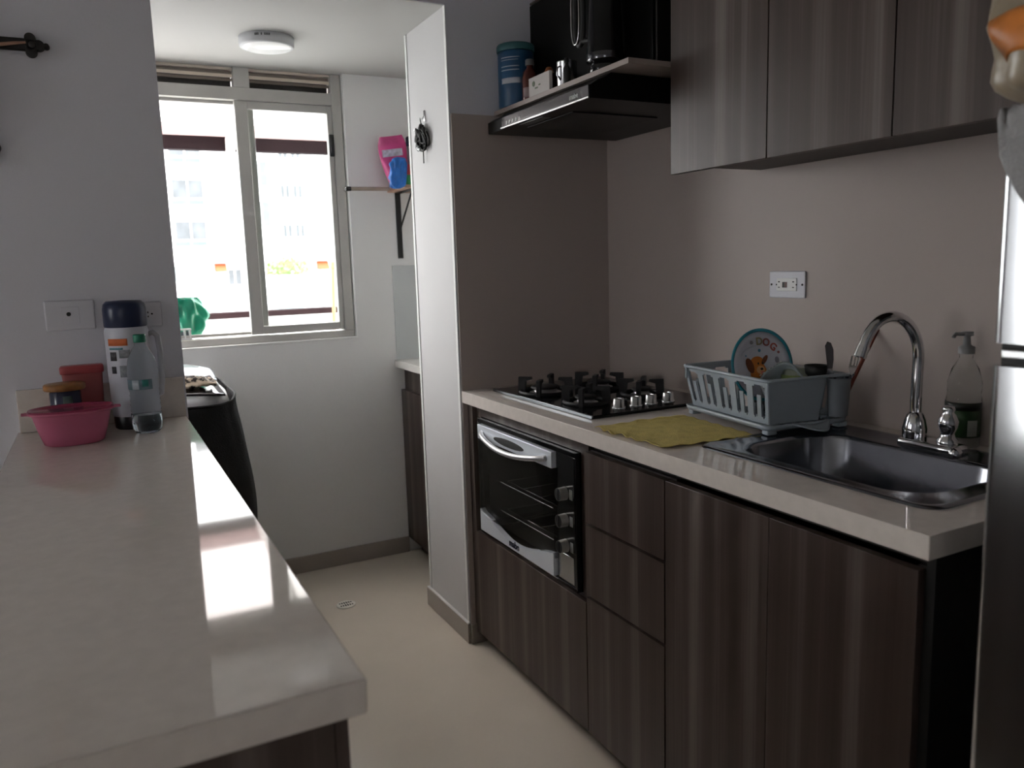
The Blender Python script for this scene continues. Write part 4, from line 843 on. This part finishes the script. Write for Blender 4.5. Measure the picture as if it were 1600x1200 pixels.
PINK = mat('pink_plastic', (0.64, 0.18, 0.30), 0.22, trans=0.25, ior=1.3, var=0.06, vscale=9)
pb = thing('food_container', 'translucent pink oval plastic bowl on the left counter', 'bowl', (-0.074, 2.206, ZP+0.0003), (0, 0, math.radians(3)))
k = MB(); k.lathe([(0.058, 0.0), (0.066, 0.004), (0.076, 0.035), (0.086, 0.075), (0.088, 0.078), (0.094, 0.079), (0.095, 0.083), (0.090, 0.084), (0.086, 0.082), (0.074, 0.036), (0.064, 0.007), (0.0, 0.005)], n=56, sy=0.74, pw=2.4)
k.build('bowl_body', PINK, pb)
k = MB(); k.lathe([(0.0945, 0.0842), (0.093, 0.088), (0.088, 0.0885), (0.084, 0.086), (0.0, 0.0865)], n=56, sy=0.74, pw=2.4, cap0=False); k.build('lid', mat('pink_lid', (0.62, 0.12, 0.24), 0.15, trans=0.6, ior=1.2, var=0.06, vscale=9), pb)
k = MB(); k.prism([(0.088, -0.018), (0.108, -0.012), (0.108, 0.012), (0.088, 0.018)], 'z', 0.079, 0.083); k.prism([(-0.088, -0.018), (-0.106, -0.012), (-0.106, 0.012), (-0.088, 0.018)], 'z', 0.079, 0.083); k.build('side_tabs', PINK, pb)

bx = thing('storage_box', 'red translucent plastic box with a flat lid behind the pink bowl', 'box', (-0.046, 2.396, ZP+0.0003))
k = MB(); k.lathe([(0.050, 0.0), (0.053, 0.003), (0.060, 0.148), (0.058, 0.15)], n=40, pw=5, sy=0.40, sx=0.80); k.build('box_body', mat('red_plastic', (0.36, 0.085, 0.085), 0.3, trans=0.2, var=0.06, vscale=9), bx)
k = MB(); k.lathe([(0.064, 0.1502), (0.065, 0.154), (0.065, 0.166), (0.062, 0.170), (0, 0.170)], n=40, pw=5, sy=0.40, sx=0.80); k.build('lid', mat('red_lid', (0.38, 0.055, 0.065), 0.35, var=0.06, vscale=9), bx)
oj = thing('coffee_jar', 'dark jar with a wide orange-brown lid behind the pink bowl', 'jar', (-0.088, 2.322, ZP+0.0003))
k = MB(); k.lathe([(0.033, 0.0), (0.036, 0.004), (0.036, 0.112), (0.032, 0.118)], n=36); k.build('jar_body', mat('jar_blue', (0.035, 0.038, 0.075), 0.2, var=0.15, vscale=12), oj)
k = MB(); band(0.03, 0.105, 262, 296, 0.0364, 8); k.build('jar_label', mat('jar_label_green', (0.10, 0.14, 0.13), 0.4, var=0.3, vscale=40), oj, solid=0.0004)
k = MB(); k.lathe([(0.046, 0.1182), (0.048, 0.121), (0.048, 0.131), (0.045, 0.134), (0, 0.134)], n=40); k.build('lid', mat('jar_lid_orange', (0.30, 0.13, 0.035), 0.4, var=0.5, vscale=22), oj)

# ------------------------------------------------------------------ crucifix on the left wall
cr = thing('crucifix', 'dark wooden wall crucifix with rounded trefoil arm ends', 'crucifix', (-0.200, Y0, 1.620))
DW = mat('dark_wood', (0.010, 0.008, 0.008), 0.45, bump=0.1, bscale=60, var=0.2, vscale=15)
k = MB(); ZA = 0.278
k.box(-0.016, 0.016, -0.016, -0.001, 0.02, 0.39, bev=0.003); k.box(-0.118, 0.118, -0.0155, -0.0015, ZA-0.015, ZA+0.015, bev=0.003)
def tre(cx, cz, dx, dz):
    for a, b in ((0, 0), (0.016*dz, 0.016*dx), (-0.016*dz, -0.016*dx), (0.018*dx, 0.018*dz)):
        q = (cx+a, cz+b); k.cyl((q[0], -0.018, q[1]), (q[0], -0.001, q[1]), 0.0125, 0.0135, n=20)
    k.cyl((cx+0.034*dx, -0.014, cz+0.034*dz), (cx+0.034*dx, -0.001, cz+0.034*dz), 0.007, 0.008, n=16)
    k.sph((cx+0.004*dx, -0.018, cz+0.004*dz), 0.009, n=12, sc=(1, 0.6, 1))
tre(0.120, ZA, 1, 0); tre(-0.120, ZA, -1, 0); tre(0, 0.39, 0, 1); tre(0, 0.025, 0, -1)
k.build('cross', DW, cr)
k = MB()   # carved figure
k.lathe([(0.0, -0.005), (0.007, 0.0), (0.009, 0.02), (0.013, 0.055), (0.016, 0.09), (0.013, 0.115), (0.010, 0.13), (0.014, 0.155), (0.019, 0.180), (0.016, 0.192), (0.006, 0.198), (0.006, 0.204), (0.010, 0.212), (0.011, 0.222), (0.007, 0.232), (0, 0.235)], (0, -0.030, 0.075), n=20, sy=0.65)
k.tube([(0.014, -0.030, ZA-0.020), (0.050, -0.026, ZA-0.008), (0.088, -0.022, ZA), (0.110, -0.019, ZA+0.004)], 0.005, n=10, radii=[0.0065, 0.005, 0.004, 0.003])
k.tube([(-0.014, -0.030, ZA-0.020), (-0.050, -0.026, ZA-0.008), (-0.088, -0.022, ZA), (-0.110, -0.019, ZA+0.004)], 0.005, n=10, radii=[0.0065, 0.005, 0.004, 0.003])
k.build('carved_figure', mat('figure_tan', (0.42, 0.24, 0.17), 0.5, var=0.1, vscale=30), cr)

# ------------------------------------------------------------------ hook with black cords on the pillar
hk = thing('wall_hook', 'small adhesive wall hook on the white pillar face', 'hook', (XP, 2.650, 1.813))
k = MB(); k.box(-0.003, 0, -0.006, 0.006, -0.005, 0.030, bev=0.001); k.tube([(-0.003, 0, 0.012), (-0.010, 0, 0.002), (-0.016, 0, -0.002), (-0.019, 0, 0.006)], 0.0018, n=8); k.build('hook_body', CHROME, hk)
kc = thing('hanging_cords', 'tangled bundle of black cords hanging from the hook on the white pillar', 'cord bundle', (XP-0.018, 2.650, 1.803))
k = MB(); k.tube([(0.0, 0, 0.012), (0.003, 0.003, 0.0), (0.004, 0.0, -0.03)], 0.0018, n=8)
random.seed(3)
for i in range(14):
    cy_ = random.uniform(-0.030, 0.030); w2 = random.uniform(0.010, 0.022); h2 = random.uniform(0.018, 0.036); cz_ = -0.050+random.uniform(-0.015, 0.012); x_ = random.uniform(-0.012, 0.008); tl = random.uniform(-0.5, 0.5)
    P = []
    for j in range(20):
        t = 2*math.pi*j/20; yy = w2*math.cos(t); zz = h2*math.sin(t); P.append((x_+0.003*math.sin(2*t), cy_+yy*math.cos(tl)-zz*math.sin(tl), cz_+yy*math.sin(tl)+zz*math.cos(tl)))
    k.tube(P, 0.0042, n=6, closed=True)
k.tube([(0.006, 0.006, -0.06), (0.008, 0.004, -0.10), (0.008, 0.004, -0.135)], 0.0022, n=8)
k.build('cord_coil', BLACKM, kc)
k = MB(); k.tube([(-0.008, 0.020, -0.075), (-0.008, 0.016, -0.088), (-0.006, 0.008, -0.092), (-0.006, 0.004, -0.085)], 0.002, n=6); k.tube([(-0.004, 0.040, -0.030), (-0.004, 0.047, -0.022), (-0.004, 0.044, -0.014)], 0.002, n=6); k.build('metal_clip', CHROME, kc)

# ------------------------------------------------------------------ laundry fittings
lc = thing('laundry_cabinet', 'narrow dark wood cabinet in the laundry seen behind the pillar', 'cabinet', (1.196, 2.83, 0))
B(0.02, XR-1.196-0.002, 0, YB-2.83-0.013, 0.075, 0.872).build('carcass', LAM, lc)
B(0.0, 0.019, 0, YB-2.83-0.013, 0.075, 0.770, bev=0.001).build('door', LAM, lc)
B(0.06, 0.08, 0, YB-2.83-0.013, 0, 0.075).build('plinth', CARC, lc)
tag(B(1.173, XR-0.001, Y1+0.002, YB-0.0085, 0.8725, 0.905, bev=0.002).build('laundry_countertop', mat('laundry_stone', (0.72, 0.70, 0.66), 0.25, var=0.03, vscale=40)), 'short white stone counter on the laundry cabinet', 'countertop')
ls = thing('laundry_shelf', 'small wooden shelf on a black metal bracket in the laundry', 'shelf', (1.183, YB, 1.640))
B(0.0, 0.44, -0.22, -0.0005, 0.0, 0.014, bev=0.001).build('board', mat('shelf_wood', (0.42, 0.27, 0.19), 0.5, var=0.15, vscale=14), ls)
def bracket(x):
    k = MB(); k.box(x, x+0.024, -0.005, 0, -0.285, 0.0, bev=0.001); k.box(x, x+0.024, -0.21, -0.005, -0.005, 0.0, bev=0.001)
    k.tube([(x+0.012, -0.004, -0.17), (x+0.012, -0.185, -0.004)], 0.004, n=8); return k.build('bracket', BLACKM, ls)
bracket(0.034); bracket(0.36)
rd = thing('wooden_rod', 'short wooden rod with a black end cap beside the laundry window', 'rod', (0.985, YB-0.045, 1.650))
k = MB(); k.cyl((0.022, 0, 0), (0.192, 0, 0.002), 0.008, 0.008, n=14); k.build('dowel', mat('rod_wood', (0.40, 0.33, 0.26), 0.6, var=0.1, vscale=20), rd)
k = MB(); k.cyl((0, 0, 0), (0.022, 0, 0), 0.010, 0.009, n=14); k.box(0.004, 0.014, 0.0, 0.045, -0.006, 0.006, bev=0.001); k.build('end_cap', BLACKM, rd)
# products on the laundry shelf
SZ = 1.6545
pk = thing('detergent_pouch', 'tall pink detergent pouch standing at the back of the laundry shelf', 'pouch', (1.205, 3.345, SZ+0.0), (0, math.radians(-6), math.radians(-20)))
k = MB()
def pouch(w0, w1, h, d, fl=0.0):
    def f(u, v):
        a = 2*math.pi*u; z = h*v; wd = (w0+(w1-w0)*math.sin(math.pi*min(1, v*0.62)))*(1.0 if v < 0.8 else 1-0.9*(v-0.8)**1.5*2.2); dd = d*(1-v)**0.6+0.003
        return (wd*math.copysign(abs(math.cos(a))**0.7, math.cos(a)), dd*math.sin(a)+0.004*math.sin(12*v+3*a), z)
    return f
k.grid(pouch(0.030, 0.060, 0.215, 0.030), 36, 24); k.build('pouch_film', mat('pouch_pink', (0.58, 0.07, 0.24), 0.25, bump=0.2, bscale=20, var=0.25, vscale=14), pk)
B(-0.045, 0.040, -0.024, -0.0225, 0.128, 0.158, bev=0.0004).build('pale_label_band', mat('pouch_band', (0.52, 0.50, 0.60), 0.4, var=0.5, vscale=45), pk)
bb_ = thing('blue_bag', 'crumpled bright blue plastic bag at the left end of the laundry shelf', 'bag', (1.150, 3.225, 1.640))
k = MB()
def bagb(u, v):
    a = 2*math.pi*u; ph = -math.pi/2+math.pi*v; c = max(0.0, math.cos(ph)); w_ = 1.15+0.75*noise.noise(Vector((math.cos(a)*2.6, math.sin(a)*2.6, v*6)))
    return (0.030*math.cos(a)*c**0.6*w_ + 0.020*v, 0.022*math.sin(a)*c**0.6*w_-0.01, 0.060+0.064*math.sin(ph))
k.grid(bagb, 32, 18); k.build('film', mat('bag_blue', (0.02, 0.16, 0.55), 0.35, bump=0.4, bscale=40, var=0.2, vscale=30), bb_)
def tin(name, label, cat, loc, r, h, segs):
    t = thing(name, label, cat, loc); z = 0
    for i, (nm, m, f) in enumerate(segs):
        k = MB(); z1 = z+h*f; k.lathe([(r*0.97, z+0.0001), (r, z+0.002), (r, z1-0.002), (r*0.97, z1-0.0001)], n=24); k.build(nm, m, t); z = z1
    return t
tin('cleaning_powder_tin', 'small round tin with a green lower and red upper half on the laundry shelf', 'tin', (1.204, 3.235, SZ), 0.022, 0.082, [('base_half', mat('tin_green', (0.02, 0.20, 0.06), 0.35, var=0.1, vscale=20), 0.48), ('upper_half', mat('tin_red', (0.38, 0.02, 0.03), 0.35, var=0.1, vscale=20), 0.52)])
tin('cream_jar', 'small white and yellow jar between the blue bag and the red and green tin', 'jar', (1.186+0.012, 3.280, SZ), 0.016, 0.075, [('glass', mat('jar_bluew', (0.10, 0.25, 0.45), 0.35, var=0.1, vscale=20), 0.45), ('lid', mat('jar_cream', (0.62, 0.58, 0.40), 0.4, var=0.15, vscale=30), 0.55)])
t = thing('bleach_bottle', 'red plastic bottle at the right of the laundry shelf behind the pillar edge', 'bottle', (1.272, 3.262, SZ))
k = MB(); k.lathe([(0.030, 0), (0.032, 0.004), (0.032, 0.02), (0.031, 0.024)], n=28, pw=3); k.build('base', PLW, t)
k = MB(); k.lathe([(0.031, 0.0242), (0.032, 0.03), (0.034, 0.13), (0.026, 0.155), (0.012, 0.165)], n=28, pw=3); k.build('bottle_body', mat('bottle_red', (0.60, 0.09, 0.10), 0.35, var=0.08, vscale=20), t)
k = MB(); k.lathe([(0.014, 0.1652), (0.014, 0.19), (0, 0.192)], n=20); k.build('cap', mat('cap_grey2', (0.22, 0.22, 0.26), 0.4, var=0.05, vscale=9), t)
t = thing('softener_bottle', 'dark blue capped bottle behind the pink pouch', 'bottle', (1.282, 3.385, SZ))
k = MB(); k.lathe([(0.024, 0), (0.026, 0.004), (0.026, 0.16), (0.014, 0.178)], n=28); k.build('bottle_body', mat('soft_grey', (0.30, 0.30, 0.36), 0.4, var=0.08, vscale=20), t)
k = MB(); k.lathe([(0.018, 0.1782), (0.018, 0.215), (0.014, 0.220), (0, 0.220)], n=20); k.build('cap', NAVY, t)

# ceiling lamp
cl = thing('ceiling_lamp', 'round white surface-mounted ceiling lamp above the laundry', 'ceiling lamp', (0.623, 3.005, ZH))
k = MB(); k.lathe([(0.092, 0.0), (0.094, -0.002), (0.093, -0.030), (0.088, -0.034), (0.082, -0.034)], n=56, cap1=False); k.build('housing', mat('lamp_ring', (0.55, 0.56, 0.57), 0.45, var=0.02, vscale=9), cl)
k = MB(); k.lathe([(0.083, -0.0335), (0.080, -0.0355), (0.0, -0.0365)], n=56); k.build('diffuser', mat('lamp_diffuser', (0.93, 0.93, 0.92), 0.3, var=0.01, vscale=9), cl)
k = MB()
for a in (236, 239, 242, 249, 256, 259, 262, 265): 
    t = math.radians(a); k.obox((0.0936*math.cos(t), 0.0936*math.sin(t), -0.011), (0.003, 0.0016, 0.008), (0, 0, t+math.pi/2))
k.build('vent_slots', DARKHOLE, cl)

# floor drain
fd = thing('floor_drain', 'small round white slotted floor drain in the laundry floor', 'drain', (0.771, 2.988, 0.0002))
k = MB(); k.lathe([(0.038, 0.0), (0.038, 0.002), (0.034, 0.0032), (0.0, 0.0034)], n=40); k.build('cover', mat('drain_white', (0.80, 0.78, 0.70), 0.4, var=0.05, vscale=20), fd)
k = MB()
for r_, y in enumerate((0.012, -0.012)):
    for i in range(6):
        x = -0.0225+i*0.009; k.box(x-0.0028, x+0.0028, y-0.0095*(1-abs(i-2.5)/5), y+0.0095*(1-abs(i-2.5)/5), 0.0034, 0.0037)
k.build('drain_slots', DARKHOLE, fd)

# ------------------------------------------------------------------ washing machine with cover
wm = thing('washing_machine', 'white top-loading washing machine behind the left counter, in a black cover', 'washing machine', (0.085, 2.925, 0))
k = MB(); k.lathe([(0.28, 0.02), (0.285, 0.03), (0.285, 0.86), (0.275, 0.885)], n=64, pw=7, sy=1.0); k.build('cabinet', PLW, wm)
CW = mat('washer_silver', (0.62, 0.66, 0.70), 0.12, metal=0.4, var=0.03, vscale=6)
k = MB()       # raised curved top rim with lid well
def rim(u, v):
    a = 2*math.pi*u; pw = 5.0; ct, st = math.cos(a), math.sin(a); c_ = math.copysign(abs(ct)**(2/pw), ct); s_ = math.copysign(abs(st)**(2/pw), st)
    prof = [(0.283, 0.884), (0.284, 0.900), (0.276, 0.928), (0.250, 0.924), (0.235, 0.900)]
    i = min(3, int(v*4)); f = v*4-i; r = prof[i][0]*(1-f)+prof[i+1][0]*f; z = prof[i][1]*(1-f)+prof[i+1][1]*f
    return (r*c_, r*s_, z+0.035*max(0, s_)**2)
k.grid(rim, 96, 8); k.build('top_rim', PLW, wm, solid=0.003)
k = MB(); k.grid(lambda u, v: (-0.262+0.520*u, -0.268+0.36*v, 0.931+0.022*v+0.016*math.sin(math.pi*u)), 20, 16); k.build('lid', mat('smoked_lid', (0.05, 0.04, 0.045), 0.1, var=0.1, vscale=6), wm, solid=0.006)
k = MB(); k.grid(lambda u, v: (-0.26+0.54*u, 0.10+0.155*v, 0.915+0.080*math.sin(math.pi*(0.12+0.38*v))*(0.35+0.65*math.sin(math.pi*min(1, max(0, u*0.9+0.05)))**0.6)), 40, 14); k.build('control_console', CW, wm, solid=0.008)
k = MB(); k.grid(lambda u, v: (-0.12+0.30*u, 0.085+0.07*v-0.05*u*u, 0.950+0.035*v*math.sin(math.pi*u)+0.01*(1-u)), 30, 8); k.build('console_window', mat('console_dark', (0.05, 0.07, 0.11), 0.06, var=0.1, vscale=6), wm, solid=0.004)
wc_ = thing('machine_cover', 'black fabric cover wrapped around the washing machine', 'cover', (0.085, 2.925, 0.10))
k = MB()
def cov(u, v):
    a = 2*math.pi*u; pw = 7.0; ct, st = math.cos(a), math.sin(a); c_ = math.copysign(abs(ct)**(2/pw), ct); s_ = math.copysign(abs(st)**(2/pw), st)
    z = 0.815*v; r = 0.304+0.034*math.sin(math.pi*min(1.0, max(0, (v-0.15)/0.80)))-0.006*v
    r += 0.004*math.sin(9*a+4*v)*(1-v)+0.003*noise.noise(Vector((4*ct, 4*st, 6*v)))
    return (r*c_, r*s_, z+0.012*math.sin(2*a+1)*v)
k.grid(cov, 120, 30); k.build('fabric', mat('cover_black', (0.018, 0.018, 0.019), 0.85, bump=0.35, bscale=220, var=0.25, vscale=7), wc_, solid=0.003)
k = MB(); k.tube([(*Vector(cov(i/64, 1.0))[:2], cov(i/64, 1.0)[2]+0.001) for i in range(64)], 0.004, n=8, closed=True); k.build('hem', mat('cover_hem', (0.03, 0.03, 0.03), 0.8, var=0.1, vscale=30), wc_)
cg = MB()
def cloth(u, v):
    x = 0.20+0.125*u; y = 2.70+0.12*v; z = 0.962+0.020*math.sin(3.1*u)*math.sin(3.1*v)+0.012*noise.noise(Vector((u*5, v*5, 1)))
    return (x, y, z)
cg.grid(cloth, 24, 20)
LEO = mat('leopard_cloth', (0.48, 0.38, 0.27), 0.8, bump=0.3, bscale=60, var=0.6, vscale=45)
r_ = [n for n in LEO.node_tree.nodes if n.type == 'VALTORGB'][0]; r_.color_ramp.elements[0].position = 0.47; r_.color_ramp.elements[1].position = 0.53; r_.color_ramp.elements[0].color = (0.03, 0.02, 0.015, 1); r_.color_ramp.elements[1].color = (0.50, 0.40, 0.29, 1)
tag(cg.build('crumpled_garment', LEO, solid=0.008), 'small crumpled beige and black patterned garment on the washing machine', 'garment')
